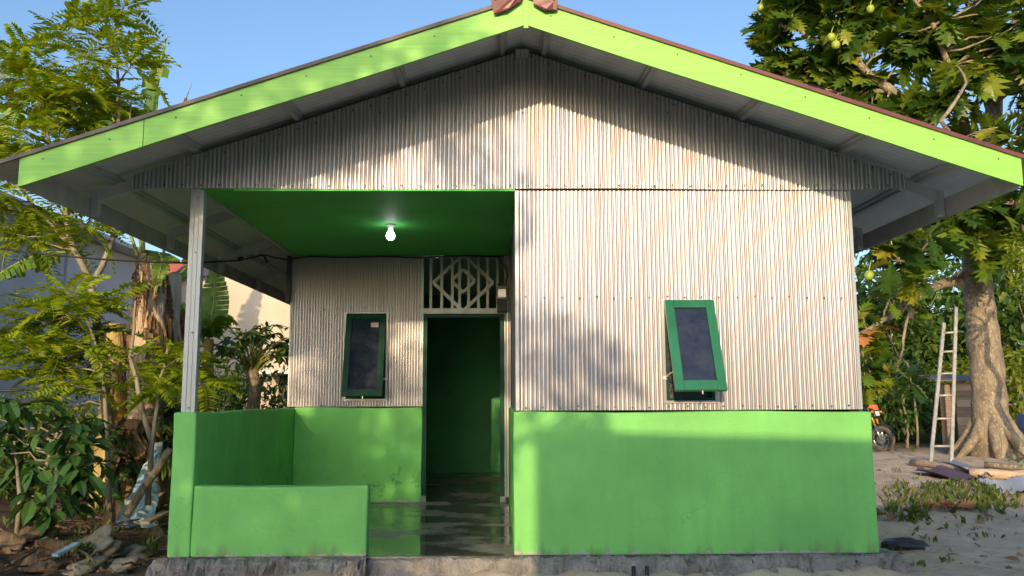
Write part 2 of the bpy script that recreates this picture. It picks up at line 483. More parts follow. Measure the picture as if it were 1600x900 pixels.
# corner trims
mb = MB(); mb.box(XC - .004, XC + .022, -.014, -.0105, ZL + .012, 2.67); mb.box(XC - .004, XC - .001, -.0104, .05, ZL + .012, 2.67)
part(mb, 'corner_trim', M['stud'])
mb = MB(); mb.box(XR - .02, XR + .006, -.014, -.0105, ZL + .012, 2.67); mb.box(XR + .003, XR + .006, -.0104, .05, ZL + .012, 2.67)
part(mb, 'corner_trim', M['stud'])
part(MB().box(XP - .006, XP + .012, YB - .013, YB - .010, ZL + .012, 2.67), 'corner_trim', M['stud']); part(MB().box(-.852, -.832, YB - .014, YB - .0105, ZL + .01, 2.69), 'corner_trim', M['stud'])

# porch post: folded C stud
mb = MB()
px0, px1 = XP - .035, XP + .063
mb.box(px0, px1, .012, .016, ZL + .008, 2.69)
mb.box(px0, px0 + .003, .0161, .07, ZL + .008, 2.69); mb.box(px1 - .003, px1, .0161, .07, ZL + .008, 2.69)
mb.box(px0 + .030, px0 + .033, .007, .0119, ZL + .008, 2.69); mb.box(px1 - .034, px1 - .031, .007, .0119, ZL + .008, 2.69)
for z in (1.05, 1.6, 2.2, 2.62): screw(mb, XP + .02, .010, z, .005)
part(mb, 'porch_post', [M['stud'], M['screw']])
# porch ceiling
mb = MB(); mb.box(-2.255, XC - .004, .0, YB - .004, ZC, ZC + .012)
part(mb, 'porch_ceiling', M['ceiling'])
mb = MB(); mb.box(-2.285, -2.257, .02, YB - .03, ZC - .012, ZC + .035)
part(mb, 'ceiling_batten', M['fascia'])
part(MB().box(-2.0, XC - .006, -.006, .004, 2.668, 2.682), 'ceiling_edge', M['ceiling'])

# roof: corrugated sheets each side
def roof_side(sgn, xe):
    mb = MB(); ys = []
    y = -.90
    while y < YE + .4: ys.append(y); y += .0127
    xs = [XA, XA + sgn * .8, XA + sgn * 1.6, XA + sgn * 2.4, XA + sgn * 3.0, xe]
    vs = []
    for y in ys:
        for x in xs:
            vs.append((x, y, zroof(x, y) + .018 + .008 * math.cos(2 * math.pi * y / .076)))
    top = len(vs)
    vs += [(p[0], p[1], p[2] + .006) for p in vs]
    nx = len(xs); fs = []; mi = []
    for i in range(len(ys) - 1):
        for j in range(nx - 1):
            a = i * nx + j
            f = (a, a + nx, a + nx + 1, a + 1)
            fs.append(f if sgn > 0 else f[::-1])
    mb.add(vs[:top], fs, 0, True)
    mb.add(vs[top:], [f[::-1] for f in fs], 1, True)
    # turned-down edge flashing at the gable end
    z0 = lambda x: zroof(x, -.9)
    mb.hexa([(XA, -.918, z0(XA) - .004), (xe, -.918, z0(xe) - .004), (xe, -.901, z0(xe) - .004), (XA, -.901, z0(XA) - .004),
             (XA, -.918, z0(XA) + .022), (xe, -.918, z0(xe) + .022), (xe, -.901, z0(xe) + .022), (XA, -.901, z0(XA) + .022)], 1 if sgn > 0 else 2)
    return part(mb, 'roof', [M['soffit'], M['roof'], M['edge']])
roof_side(-1, -3.40); roof_side(1, 3.72)
# ridge cap with crumpled lapped end
mb = MB(); rng = random.Random(12); vs = []; ny = 40
prof = [(-.21, -.01), (-.15, .012), (-.06, .03), (0, .04), (.06, .03), (.13, .012), (.19, -.01)]
for i in range(ny + 1):
    y = -.955 + (YE + 1.2) * (i / ny) ** 1.6
    for (dx, dz) in prof:
        k = 1 if i < 4 else .2
        vs.append((XA + dx, y + rng.uniform(-.01, .01) * k, zroof(XA + dx, y) + .034 + dz * .5 + rng.uniform(-.004, .004) * k))
npf = len(prof)
mb.add(vs, [(i * npf + j, i * npf + j + 1, (i + 1) * npf + j + 1, (i + 1) * npf + j) for i in range(ny) for j in range(npf - 1)], 0, True)
# folded front flaps
for (xa, xb, dzl, dzr) in ((-.235, -.02, .0, .035), (.03, .215, .03, .0)):
    pa, pb = XA + xa, XA + xb
    za, zb_ = zroof(pa, -.9) + .06, zroof(pb, -.9) + .06
    q = [(pa, -.957, za), (pb, -.957, zb_), (pb - .01, -.936, zb_ - .085), ((pa + pb) / 2, -.945, (za + zb_) / 2 - .12), (pa + .02, -.936, za - .105)]
    mb.add(q + [(p[0], p[1] + .006, p[2] - .003) for p in q], [(0, 4, 3, 2, 1), (5, 6, 7, 8, 9), (0, 1, 6, 5), (1, 2, 7, 6), (2, 3, 8, 7), (3, 4, 9, 8), (4, 0, 5, 9)])
part(mb, 'ridge_cap', M['ridge'])

# barge boards
def barge(x0, x1, seed, gap_at=None):
    mb = MB(); r_ = random.Random(seed)
    zb = lambda x: 3.578 - SL * abs(x - XA) + .004 * math.sin(x * 3 + seed)
    zt = lambda x: zb(x) + .188
    cuts = [x0, gap_at - .0025, gap_at + .0025, x1] if gap_at else [x0, x1]
    for c in range(0, len(cuts), 2):
        a, b_ = cuts[c], cuts[c + 1]
        nseg = 10
        for i in range(nseg):
            p, q = a + (b_ - a) * i / nseg, a + (b_ - a) * (i + 1) / nseg
            mb.add([(p, -.9, zb(p)), (q, -.9, zb(q)), (q, -.9, zt(q)), (p, -.9, zt(p)), (p, -.878, zb(p)), (q, -.878, zb(q)), (q, -.878, zt(q)), (p, -.878, zt(p))],
                   [(0, 1, 2, 3), (5, 4, 7, 6), (1, 0, 4, 5), (3, 2, 6, 7)] + ([(0, 3, 7, 4)] if i == 0 else []) + ([(2, 1, 5, 6)] if i == nseg - 1 else []))
    x = x0 + .15
    while x < x1 - .05:
        screw(mb, x, -.9, zt(x) - .05 - r_.uniform(0, .02), .005); x += .42
    return part(mb, 'barge_board', [M['barge'], M['screw']])
barge(-3.095, XA - .016, 1, -2.31); barge(XA + .016, 3.44, 2)
part(MB().box(XA - .0155, XA + .0155, -.906, -.88, 3.555, 3.755), 'barge_joint_cover', M['barge'])
# eave fascias, rafters, purlins
part(MB().box(-3.10, -3.085, -.876, YE + .3, 2.475, 2.622), 'fascia', M['fascia'])
part(MB().box(3.425, 3.44, -.876, YE + .3, 2.475, 2.622), 'fascia', M['fascia'])
for y in (.03, 1.475, 2.92, 4.37, 5.8):
    for sgn, xe in ((-1, -3.08), (1, 3.42)):
        mb = MB(); dz = .088
        def zr(x): return min(zroof(x, 0), 3.84 - .345 * abs(x - XA)) - .05
        mb.add([(XA, y, zr(XA)), (xe, y, zr(xe)), (xe, y, zr(xe) - dz), (XA, y, zr(XA) - dz),
                (XA, y + .04, zr(XA)), (xe, y + .04, zr(xe)), (xe, y + .04, zr(xe) - dz), (XA, y + .04, zr(XA) - dz)],
               [(0, 3, 2, 1), (4, 5, 6, 7), (3, 7, 6, 2), (0, 1, 5, 4)])
        mb.box(min(xe, xe - sgn * .05), max(xe, xe - sgn * .05), y - .003, y + .045, 2.482, zr(xe) + .01)
        mb.box(min(xe - sgn * .05, xe - sgn * .056), max(xe - sgn * .05, xe - sgn * .056), y - .012, y + .05, 2.50, zr(xe) - .0)
        part(mb, 'rafter', M['truss'])
for x in (.03, .348, -.733, -1.537, -2.291, -2.95, 1.117, 1.875, 2.643, 3.28):
    mb = MB()
    for y0, y1 in ((-.87, 0), (0, YE)):
        for w, d0, d1 in ((.030, -.034, -.004), (.070, -.006, .012)):
            p = []
            for dz in (d0, d1):
                p += [(x - w / 2, y0, zroof(x - w / 2, y0) + dz), (x + w / 2, y0, zroof(x + w / 2, y0) + dz), (x + w / 2, y1, zroof(x + w / 2, y1) + dz), (x - w / 2, y1, zroof(x - w / 2, y1) + dz)]
            mb.hexa(p)
    part(mb, 'purlin', M['truss'])
part(MB().box(XA - .05, XA + .05, -.0135, .028, 3.72, 3.79), 'ridge_plate', M['truss'])
part(MB().box(-2.33, -2.285, YB - .09, YB - .02, 2.16, 2.665), 'shaded_truss_end', M['plastic_dark'], bevel=.008)  # truss end at the corner, its deep shade given by black colour

# windows
def window(h, y, out, mat, sticker=False):
    x0, x1, z0, z1 = h
    w = MB()
    # metal surround and black panel for the unlit room
    w.box(x0 - .022, x0, y - .013, y - .009, z0 - .02, z1 + .02); w.box(x1, x1 + .022, y - .013, y - .009, z0 - .02, z1 + .02)
    w.box(x0, x1, y - .013, y - .009, z1, z1 + .018); w.box(x0, x1, y - .013, y - .009, z0 - .02, z0)
    fr = w.build('window', M['zinc'], house)
    r_ = MB(); t = .035
    r_.box(x0, x0 + .02, y - .008, y + .07, z0, z1); r_.box(x1 - .02, x1, y - .008, y + .07, z0, z1)
    r_.box(x0 + .02, x1 - .02, y - .008, y + .07, z1 - .02, z1); r_.box(x0 + .02, x1 - .02, y - .008, y + .07, z0, z0 + .02)
    r_.build('window_frame', M['dark_green'], fr)
    MB().box(x0 + .02, x1 - .02, y + .06, y + .066, z0 + .02, z1 - .02).build('dark_room_panel', M['plastic_dark'], fr)  # black sheet across the opening paints in the darkness of the room
    # sash, built flat in local x (0..W) and -z (0..H) then hinged at the top
    W, H = x1 - x0 + .004, z1 - z0
    a = math.asin(out / H); fw_ = .065
    T = Matrix.Translation((x0 - .002, y - .016, z1 - .002)) @ Matrix.Rotation(-a, 4, 'X')
    def xf(mbb):
        mbb.v = [tuple(T @ Vector(p)) for p in mbb.v]; return mbb
    s_ = MB()
    s_.box(0, fw_, -.036, 0, -H, 0); s_.box(W - fw_, W, -.036, 0, -H, 0)
    s_.box(fw_, W - fw_, -.0365, -.001, -fw_, -.001); s_.box(fw_, W - fw_, -.0365, -.001, -H + .001, -H + fw_ * 1.15)
    so = xf(s_).build('sash', mat, fr, bevel=.003)
    xf(MB().box(fw_ - .006, W - fw_ + .006, -.018, -.012, -H + fw_, -fw_ + .006)).build('glass_pane', M['glass'], fr)
    if sticker:
        k = MB().box(W * .63, W * .82, -.0205, -.0195, -.155, -.105)
        xf(k).build('sticker', M['sticker'], fr)
    st = MB()
    xs_ = x0 - .004 if not sticker else x1 + .004
    zz = z0 + H * .23
    pa = Vector((xs_, y - .012, zz)); pb = T @ Vector((0.004 if not sticker else W - .004, -.02, -H * .80))
    st.tube([pa, (pa + pb) / 2 + Vector((0, 0, .006)), pb], .005, 6)
    st.box(xs_ - .02, xs_ + .012, y - .019, y - .0135, zz - .012, zz + .012)
    st.build('stay_arm', M['alu'], fr)
    hd = T @ Vector((W * .52, -.02, -H - .012))
    MB().box(hd.x - .004, hd.x + .004, hd.y - .005, hd.y + .005, hd.z - .012, hd.z + .012).build('latch', M['alu'], fr)
    return fr
window(WR, 0.0, .30, M['dark_green_lit'])
window(WLw, YB, .215, M['dark_green'], True)

# door frame and vent lattice
dx0, dx1, dzt = -.830, .057, 2.028
mb = MB()
mb.box(dx0, dx0 + .045, YB - .028, YB + .09, 0.004, dzt); mb.box(dx1 - .045, dx1, YB - .028, YB + .09, 0.004, dzt)
mb.box(dx0 + .045, dx1 - .045, YB - .027, YB + .089, dzt - .045, dzt - .001)
part(mb, 'door_frame', M['dark_green'], bevel=.003)
part(MB().box(dx0 - .012, dx0 + .046, YB - .036, YB - .0285, 0.002, .07), 'door_frame_foot', M['mortar']); part(MB().box(dx1 - .046, dx1 + .012, YB - .036, YB - .0285, 0.002, .06), 'door_frame_foot', M['mortar'])
lat = thing('vent_lattice', None, None); lat.parent = house
mb = MB()
def cbar(a, b_, w=.034):       # folded metal strip with a raised spine
    mb.bar(a, b_, w, .004, (0, 1, 0)); off = Vector((0, -.006, 0))
    mb.bar(Vector(a) + off, Vector(b_) + off, w * .42, .008, (0, 1, 0))
lz0, lz1 = 2.062, 2.676
for x in (-.752, -.633, -.515, -.435, -.335, -.225, -.125, -.015):
    cbar((x, YB - .008, lz0 - .03), (x, YB - .008, lz1), .03)
mb.build('lattice_bar', M['lattice'], lat)
mb = MB()
mb.box(-.856, .062, YB - .0062, YB + .004, 2.030, 2.088); mb.box(-.856, .062, YB - .0105, YB - .0063, 2.030, 2.042); mb.box(-.856, .062, YB - .0105, YB - .0063, 2.076, 2.088)
mb.build('lattice_rail', M['lattice'], lat)
for r_, rz in ((.330, .315), (.128, .13)):
    mb = MB(); c = Vector((-.395, YB - .024, 2.372 + (.02 if r_ < .2 else 0)))
    q = [c + Vector(k) for k in ((0, 0, rz), (r_, 0, 0), (0, 0, -rz), (-r_, 0, 0))]
    for i in range(4): cbar(q[i] + Vector((0, -.002 * (i % 2), 0)), q[(i + 1) % 4] + Vector((0, -.002 * (i % 2), 0)), .036)
    mb.build('diamond', M['lattice'], lat)

# ------------------------------------------------------------------ small things on the house
bl = thing('light_bulb', 'lit round bulb in white socket under the green porch ceiling', 'light bulb', (-.985, 1.30, ZC))
MB().lathe([(.0, -.001), (.045, -.001), (.045, -.012), (.026, -.016), (.024, -.055), (.0, -.056)], n=20).build('socket', M['white'], bl)
MB().lathe([(.018, -.056), (.022, -.066), (.036, -.084), (.041, -.105), (.036, -.126), (.02, -.142), (0, -.147)], n=20).build('bulb', M['bulb'], bl)
mbx = thing('meter_box', 'small grey and black electric meter box beside the metal lattice', 'meter box', (.035, YB - .02, 2.04))
MB().box(-.055, .055, -.075, 0, 0, .135).build('lower_case', M['black'], mbx, bevel=.006)
MB().box(-.058, .058, -.085, 0, .137, .285).build('meter_cover', M['grey_plastic'], mbx, bevel=.008)
MB().box(-.045, .045, -.09, -.0855, .16, .25).build('meter_window', M['alu'], mbx, bevel=.003)
MB().box(-.05, .05, -.06, 0, .287, .325).build('top_case', M['black'], mbx, bevel=.006)
mb = MB(); mb.tube([(.04, -.02, .32), (.065, -.025, .40), (.045, -.02, .50), (-.02, -.018, .58), (-.05, -.02, .632)], .007, 6)
mb.tube([(-.05, -.05, .10), (-.085, -.045, .13), (-.075, -.03, .2), (-.06, -.02, .22)], .005, 6)
mb.build('wire', M['black'], mbx)
tag(MB().tube([(-2.28, YB - .03, 2.64), (-2.1, YB - .02, 2.668), (-1.7, YB - .02, 2.655), (-1.3, YB - .02, 2.668), (-.9, YB - .02, 2.652), (-.6, YB - .045, 2.665), (-.3, YB - .045, 2.672), (.0, YB - .02, 2.66)], .008, 6).build('wiring', M['black'], None), 'thin black wire pinned along the top of the porch back wall', 'wire')
# supply cable sagging in from the left
def catenary(a, b_, sag, n_=14):
    a, b_ = Vector(a), Vector(b_)
    return [a.lerp(b_, i / n_) - Vector((0, 0, sag * 4 * (i / n_) * (1 - i / n_))) for i in range(n_ + 1)]
pole_pt = at(-60, 380, 1.4); e1 = Vector((-2.95, 2.1, 2.47))
e1 = at(375, 407, 2.85); e2 = Vector((-2.28, 2.96, 2.62))
mb = MB(); mb.tube(catenary(pole_pt, at(300, 411, 2.2), .04) + catenary(at(300, 411, 2.2), e1, .0, 4)[1:], .009, 6)
mb.tube([e1, at(398, 401, 2.88), at(415, 398, 2.9), at(430, 403, 2.92), e2], .008, 6)
mb.tube([at(372, 404, 2.85), at(380, 404, 2.85)], .022, 8); mb.tube([at(405, 398, 2.9), at(413, 400, 2.9), at(418, 410, 2.9)], .014, 6)
tag(mb.build('supply_cable', M['black']), 'black power cable running in from the left to the porch eave', 'cable')
# ------------------------------------------------------------------ foliage materials and builders
def leafmat(name, stops, rough=.45, trans=.3, tcol=None, spec=.35):
    m, n, l, b = newmat(name)
    g = n.new('ShaderNodeNewGeometry')
    col = ramp(n, l, g.outputs['Random Per Island'], stops)
    v = coords(n, l); f = noise(n, l, v, 7, 4)
    col = mix(n, l, ramp(n, l, f, [(.35, 0), (.75, .35)]), col, [k * .6 for k in stops[0][1]])
    l.new(col, b.inputs['Base Color']); b.inputs['Roughness'].default_value = rough
    b.inputs['Specular IOR Level'].default_value = spec
    t = n.new('ShaderNodeBsdfTranslucent'); l.new(mix(n, l, 1.0, col, tcol or (1.25, 1.2, .5), 'MULTIPLY'), t.inputs[0])
    ms = n.new('ShaderNodeMixShader'); ms.inputs[0].default_value = trans
    l.new(b.outputs[0], ms.inputs[1]); l.new(t.outputs[0], ms.inputs[2])
    l.new(ms.outputs[0], n['Material Output'].inputs[0])
    return m
M['frond'] = leafmat('feather_leaf', [(0, (.14, .25, .014)), (.5, (.29, .39, .02)), (1, (.42, .46, .03))], .5, .42)
M['breadfruit'] = leafmat('breadfruit_leaf', [(0, (.028, .075, .012)), (.4, (.06, .125, .016)), (.75, (.15, .235, .022)), (.955, (.24, .29, .03)), (1, (.34, .27, .03))], .36, .32)
M['shrub_leaf'] = leafmat('broad_shrub_leaf', [(0, (.030, .085, .025)), (.6, (.05, .13, .035)), (1, (.085, .19, .045))], .4, .22)
M['banana'] = leafmat('banana_leaf', [(0, (.07, .16, .025)), (.5, (.14, .26, .03)), (1, (.24, .34, .045))], .42, .36)
M['dry'] = leafmat('dry_leaf', [(0, (.10, .055, .028)), (.5, (.22, .13, .065)), (1, (.36, .23, .12))], .8, .12, (1.2, .9, .6))
M['dry_orange'] = leafmat('orange_leaf', [(0, (.42, .17, .04)), (1, (.50, .24, .07))], .7, .2, (1.2, .9, .5))
M['wood_leaf'] = leafmat('mixed_leaf', [(0, (.03, .075, .014)), (.5, (.065, .14, .022)), (1, (.15, .22, .03))], .5, .28)
M['yellow_leaf'] = leafmat('yellow_green_leaf', [(0, (.10, .17, .012)), (.5, (.20, .26, .02)), (1, (.30, .31, .03))], .5, .35)
M['grass'] = leafmat('weed_leaf', [(0, (.055, .10, .02)), (.6, (.10, .15, .03)), (1, (.24, .22, .08))], .6, .25)
M['fruit'] = mottled('breadfruit_skin', (.22, .32, .03), (.34, .40, .05), 14, .5, 0, 60, .5, .01)
M['bark'] = mottled('grey_brown_bark', (.14, .11, .075), (.33, .27, .19), 7, .9, 0, 22, .9, .03, (1, 1, .5), c3=(.50, .47, .38))
M['pale_bark'] = mottled('pale_stem_bark', (.17, .15, .11), (.30, .27, .20), 9, .85, 0, 30, .6, .02, (1, 1, .3))
M['dark_bark'] = mottled('dark_fibrous_bark', (.03, .022, .016), (.10, .07, .045), 8, .95, 0, 24, 1, .04, (1, 1, .25))
M['banana_stem'] = mottled('banana_pseudostem', (.24, .17, .06), (.56, .43, .13), 2.6, .6, 0, 18, .6, .03, (2, 2, .35), c3=(.15, .08, .03))
M['sheath'] = mottled('dry_banana_sheath', (.42, .29, .17), (.72, .56, .38), 6, .85, 0, 20, .9, .03, (3, 3, .25))
M['stalk'] = mottled('green_stalk', (.22, .25, .05), (.34, .33, .08), 10, .5)

def frame_(d, up=Vector((0, 0, 1))):
    d = Vector(d).normalized(); s = d.cross(up)
    if s.length < 1e-3: s = d.cross(Vector((1, 0, 0)))
    s.normalize(); return d, s, s.cross(d)
def place(mb, T, base, d, scale, roll=0, mi=0):
    """put a leaf template (x along, y across, z up) at base pointing along d"""
    vs, fs = T
    d, s, u = frame_(d)
    if roll:
        s, u = s * math.cos(roll) + u * math.sin(roll), u * math.cos(roll) - s * math.sin(roll)
    b = Vector(base)
    mb.add([b + (d * p[0] - s * p[1] + u * p[2]) * scale for p in vs], fs, mi, False)
def tmpl_simple(w=.45, fold=.12, droop=.18):
    vs = [(0, 0, 0), (.3, w * .42, fold * .4 - droop * .09), (.3, 0, -droop * .09), (.3, -w * .42, fold * .4 - droop * .09),
          (.65, w * .40, fold * .4 - droop * .42), (.65, 0, -droop * .42), (.65, -w * .40, fold * .4 - droop * .42), (1, 0, -droop)]
    fs = [(0, 2, 1), (0, 3, 2), (2, 5, 4, 1), (3, 6, 5, 2), (5, 7, 4), (6, 7, 5)]
    return vs, fs
def tmpl_quad(w=.5):
    return [(0, 0, 0), (.5, w / 2, .05), (1, 0, -.1), (.5, -w / 2, .05)], [(0, 3, 2, 1)]
def tmpl_frond(n=13, droop=.25, ll=.23, seed=0):
    r_ = random.Random(seed); vs, fs = [], []
    bow = r_.uniform(-.22, .22)
    P = lambda t: Vector((t - .06 * t * t - .1 * droop * t * t, bow * t * t, -droop * t * t))
    for i in range(n):                        # rachis
        pass
    k = 8
    for i in range(k + 1):
        p = P(i / k); w = .010 * (1 - .7 * i / k)
        vs += [p + Vector((0, w, 0)), p - Vector((0, w, 0))]
    fs += [(2 * i, 2 * i + 1, 2 * i + 3, 2 * i + 2) for i in range(k)]
    for i in range(n):
        t = .14 + .84 * i / (n - 1); p = P(t); L = ll * (1 - .45 * abs(t - .45) / .55) * r_.uniform(.85, 1.1)
        for s in (1, -1):
            d = Vector((.42 + r_.uniform(-.1, .1), s, -.22 + r_.uniform(-.2, .15))).normalized()
            a = Vector((.9, -.42 * s, 0)).normalized(); w = L * .19
            o = len(vs); q = p + d * L
            mid = p + d * L * .5 + Vector((0, 0, .01))
            vs += [p, mid + a * w, q - Vector((0, 0, .02)), mid - a * w]
            fs.append((o, o + 1, o + 2, o + 3) if s > 0 else (o + 3, o + 2, o + 1, o))
    return vs, fs
def tmpl_breadfruit(seed=0):
    r_ = random.Random(seed); vs, fs = [], []
    lob = [(.0, .02), (.10, .10), (.16, .05), (.30, .34), (.36, .12), (.50, .42), (.54, .14), (.67, .36), (.70, .13), (.83, .24), (.86, .09), (1.0, .0)]
    n = len(lob); droop = r_.uniform(.15, .4); wav = r_.uniform(-.05, .05)
    mid = [Vector((t * (1 - .1 * t), wav * math.sin(t * 3), .10 * t - droop * t * t)) for t, _ in lob]
    vs += mid
    for s in (1, -1):
        o = len(vs)
        for i, (t, w) in enumerate(lob):
            fw = (.10 if w > .2 else 0)
            k = r_.uniform(.88, 1.1)
            vs.append(mid[i] + Vector((fw, s * w * k, w * .28 - w * w * .55 + r_.uniform(-.02, .02))))
        for i in range(n - 1):
            f = (i, i + 1, o + i + 1, o + i)
            fs.append(f if s < 0 else f[::-1])
    return vs, fs
T_SIMPLE = [tmpl_simple(.42, .14, .2), tmpl_simple(.5, .1, .32), tmpl_simple(.38, .2, .1)]
T_QUAD = [tmpl_quad(.5), tmpl_quad(.65), tmpl_quad(.4)]
T_FROND = [tmpl_frond(11 + k % 5, (.1, .25, .4, .6, .8)[k % 5], .27 + .02 * (k % 4), k) for k in range(10)]
T_BREAD = [tmpl_breadfruit(k) for k in range(6)]

def rdir(r_, zmin=-1.0):
    while 1:
        v_ = Vector((r_.uniform(-1, 1), r_.uniform(-1, 1), r_.uniform(-1, 1)))
        if .05 < v_.length < 1 and v_.normalized().z >= zmin: return v_.normalized()
def leaf_cloud(mb, ells, n, size, r_, T=T_SIMPLE, shell=.55, droop=.35):
    """leaves spread through a set of uneven clumps; each clump is an ellipsoid (centre, radii)"""
    tot = sum(e[1][0] * e[1][1] + e[1][1] * e[1][2] + e[1][0] * e[1][2] for e in ells)
    for c, rr in ells:
        k = int(n * (rr[0] * rr[1] + rr[1] * rr[2] + rr[0] * rr[2]) / tot)
        for _ in range(k):
            d = rdir(r_); q = shell + (1.06 - shell) * r_.random() ** .7
            p = Vector(c) + Vector((d.x * rr[0], d.y * rr[1], d.z * rr[2])) * q
            dd = (d * .5 + rdir(r_) * .8 + Vector((0, 0, -droop))).normalized()
            place(mb, r_.choice(T), p, dd, size * r_.uniform(.6, 1.25), r_.uniform(-.9, .9))
def wiggle(a, b_, r_, n=5, amp=.06):
    a, b_ = Vector(a), Vector(b_); L = (b_ - a).length
    return [a.lerp(b_, i / n) + (rdir(r_) * amp * L * (0 if i in (0, n) else 1)) for i in range(n + 1)]
def taper(r0, r1, n): return [r0 + (r1 - r0) * i / (n - 1) for i in range(n)]

def bushy_tree(name, label, cat, base, h, cr, seed, leaf='wood_leaf', size=.2, n=900, clumps=9, trunk_r=.09, group=None, bark='bark', low=.35, T=T_SIMPLE, sq=.8):
    r_ = random.Random(seed)
    t = thing(name, label, cat, base, group)
    mb = MB(); top = Vector((r_.uniform(-.1, .1) * h, r_.uniform(-.05, .05) * h, h * (low + .25)))
    pts = wiggle((0, 0, -.2), top, r_, 6, .05)
    mb.tube(pts, taper(trunk_r * 1.2, trunk_r * .5, 7), 8)
    ells = []
    for i in range(clumps):
        a = 2 * math.pi * i / clumps + r_.uniform(-.5, .5); q = r_.uniform(.3, .95)
        c = Vector((math.cos(a) * cr * q, math.sin(a) * cr * q, h * (low + (1 - low) * r_.uniform(.12, .92))))
        rr = cr * r_.uniform(.32, .55)
        ells.append((c, (rr, rr, rr * sq)))
        st = pts[3 + i % 3]
        mb.tube(wiggle(st, c, r_, 4, .08), taper(trunk_r * .42, trunk_r * .1, 5), 5)
    ells.append((Vector((0, 0, h * (low + (1 - low) * .55))), (cr * .55, cr * .55, h * (1 - low) * .42)))
    mb.build('trunk', M[bark], t)
    mb = MB(); leaf_cloud(mb, ells, n, size, r_, T); mb.build('crown', M[leaf], t)
    return t

# ------------------------------------------------------------------ ground
def gz(x, y):
    z = -.185 + .012 * math.sin(x * .9 + y * .6) + .012 * math.sin(x * 2.3 - y * 1.7) * math.sin(y * 1.3)
    z += .016 * math.sin(x * 5.1 + 1.3 * math.sin(y * 3.1)) * math.sin(y * 4.3 + x) + .010 * math.sin(x * 11 + y * 7) * math.sin(y * 13 - x * 5)
    if -3 < x < 3.4 and y < .2:
        z += (.085 + .02 * math.sin(x * 3.3) + .014 * math.sin(x * 9.7 + 2) + .012 * math.sin(x * 21 + y * 17)) * math.exp(-((y + .22) / .22) ** 2)
    if x < -2.4 and y > -3:
        w = min(1, (-2.4 - x) / .8)
        z += w * (.10 * math.exp(-((y - .9) ** 2) / 1.6) + .03 * math.sin(x * 6) * math.sin(y * 5))
    return z
def grid_axis(segs):
    out = []
    for a, b_, s in segs:
        k = int(round((b_ - a) / s)); out += [a + (b_ - a) * i / k for i in range(k)]
    return out + [segs[-1][1]]
gx = grid_axis([(-150, -20, 10), (-20, -7, 1), (-7, -2.2, .07), (-2.2, 2.6, .06), (2.6, 12, .075), (12, 20, .5), (20, 150, 10)])
gy = grid_axis([(-90, -10, 8), (-10, -1.5, .5), (-1.5, 14, .08), (14, 22, .4), (22, 60, 2), (60, 260, 20)])
rng = random.Random(2); mb = MB(); vs = []
for y in gy:
    for x in gx:
        fine = -7 < x < 12 and -1.5 < y < 14
        vs.append((x, y, gz(x, y) + (rng.uniform(-.008, .008) if fine else 0)))
w = len(gx)
mb.add(vs, [(j * w + i, j * w + i + 1, (j + 1) * w + i + 1, (j + 1) * w + i) for j in range(len(gy) - 1) for i in range(w - 1)], 0, True)
m, n, l, b = newmat('sandy_soil')
v = coords(n, l)
f1 = noise(n, l, v, .8, 6, .6); f2 = noise(n, l, v, 7, 7, .7); f3 = noise(n, l, v, 60, 4, .7)
sand = ramp(n, l, f1, [(.3, (.48, .37, .25)), (.5, (.60, .48, .35)), (.7, (.68, .58, .44))])
sand = mix(n, l, ramp(n, l, f2, [(.5, 0), (.7, .7)]), sand, (.33, .26, .19))
soil = ramp(n, l, f2, [(.3, (.035, .026, .018)), (.7, (.14, .10, .065))])
sx = n.new('ShaderNodeSeparateXYZ'); l.new(v, sx.inputs[0])
mr = n.new('ShaderNodeMapRange'); l.new(sx.outputs[0], mr.inputs[0]); mr.inputs[1].default_value = -1.5; mr.inputs[2].default_value = -3.0
col = mix(n, l, mr.outputs[0], sand, soil)
mr2 = n.new('ShaderNodeMapRange'); l.new(sx.outputs[1], mr2.inputs[0]); mr2.inputs[1].default_value = 12.5; mr2.inputs[2].default_value = 17
col = mix(n, l, mr2.outputs[0], col, (.06, .065, .025))
col = mix(n, l, ramp(n, l, f3, [(.55, 0), (.75, .35)]), col, (.12, .09, .065))
l.new(col, b.inputs['Base Color']); b.inputs['Roughness'].default_value = .95
b.inputs['Specular IOR Level'].default_value = .15
ad = n.new('ShaderNodeMath'); l.new(f2, ad.inputs[0]); l.new(f3, ad.inputs[1])
bump(n, l, b, ad.outputs[0], .6, .03)
tag(mb.build('ground', m), kind='structure')

# ------------------------------------------------------------------ what stands across the lane and throws the shade
M['plaster'] = mottled('grey_cement_render', (.46, .46, .465), (.60, .60, .60), 1.2, .9, 0, 20, .3, .01, c3=(.48, .48, .49))
M['beige'] = mottled('beige_render', (.50, .43, .34), (.60, .52, .42), 1.0, .9, 0, 20, .3, .01)
M['rust'] = mottled('rusty_sheet_roof', (.16, .06, .045), (.28, .12, .08), 2, .6)
M['red_roof'] = mottled('red_roof_sheet', (.40, .09, .06), (.50, .13, .09), 3, .5)
nb = thing('lane_house', 'low plastered house across the lane whose roof edge shades the green front wall', 'house', (0, 0, 0))
e = lambda x: 3.17 - .032 * (x + 1.56)
mb = MB(); mb.hexa([(-1.545, -9.52, -.4), (11.5, -9.52, -.4), (11.5, -14.5, -.4), (-1.545, -14.5, -.4), (-1.545, -9.52, e(-1.545) - .065), (11.5, -9.52, e(11.5) - .065), (11.5, -14.5, e(11.5) + .07), (-1.545, -14.5, e(-1.545) + .07)]); mb.build('wall', M['plaster'], nb)
mb = MB()
mb.hexa([(-1.56, -9.5, e(-1.56) - .06), (12, -9.5, e(12) - .06), (12, -15, e(12) + .10), (-1.56, -15, e(-1.56) + .10),
         (-1.56, -9.5, e(-1.56)), (12, -9.5, e(12)), (12, -15, e(12) + .16), (-1.56, -15, e(-1.56) + .16)])
mb.build('roof', M['rust'], nb)
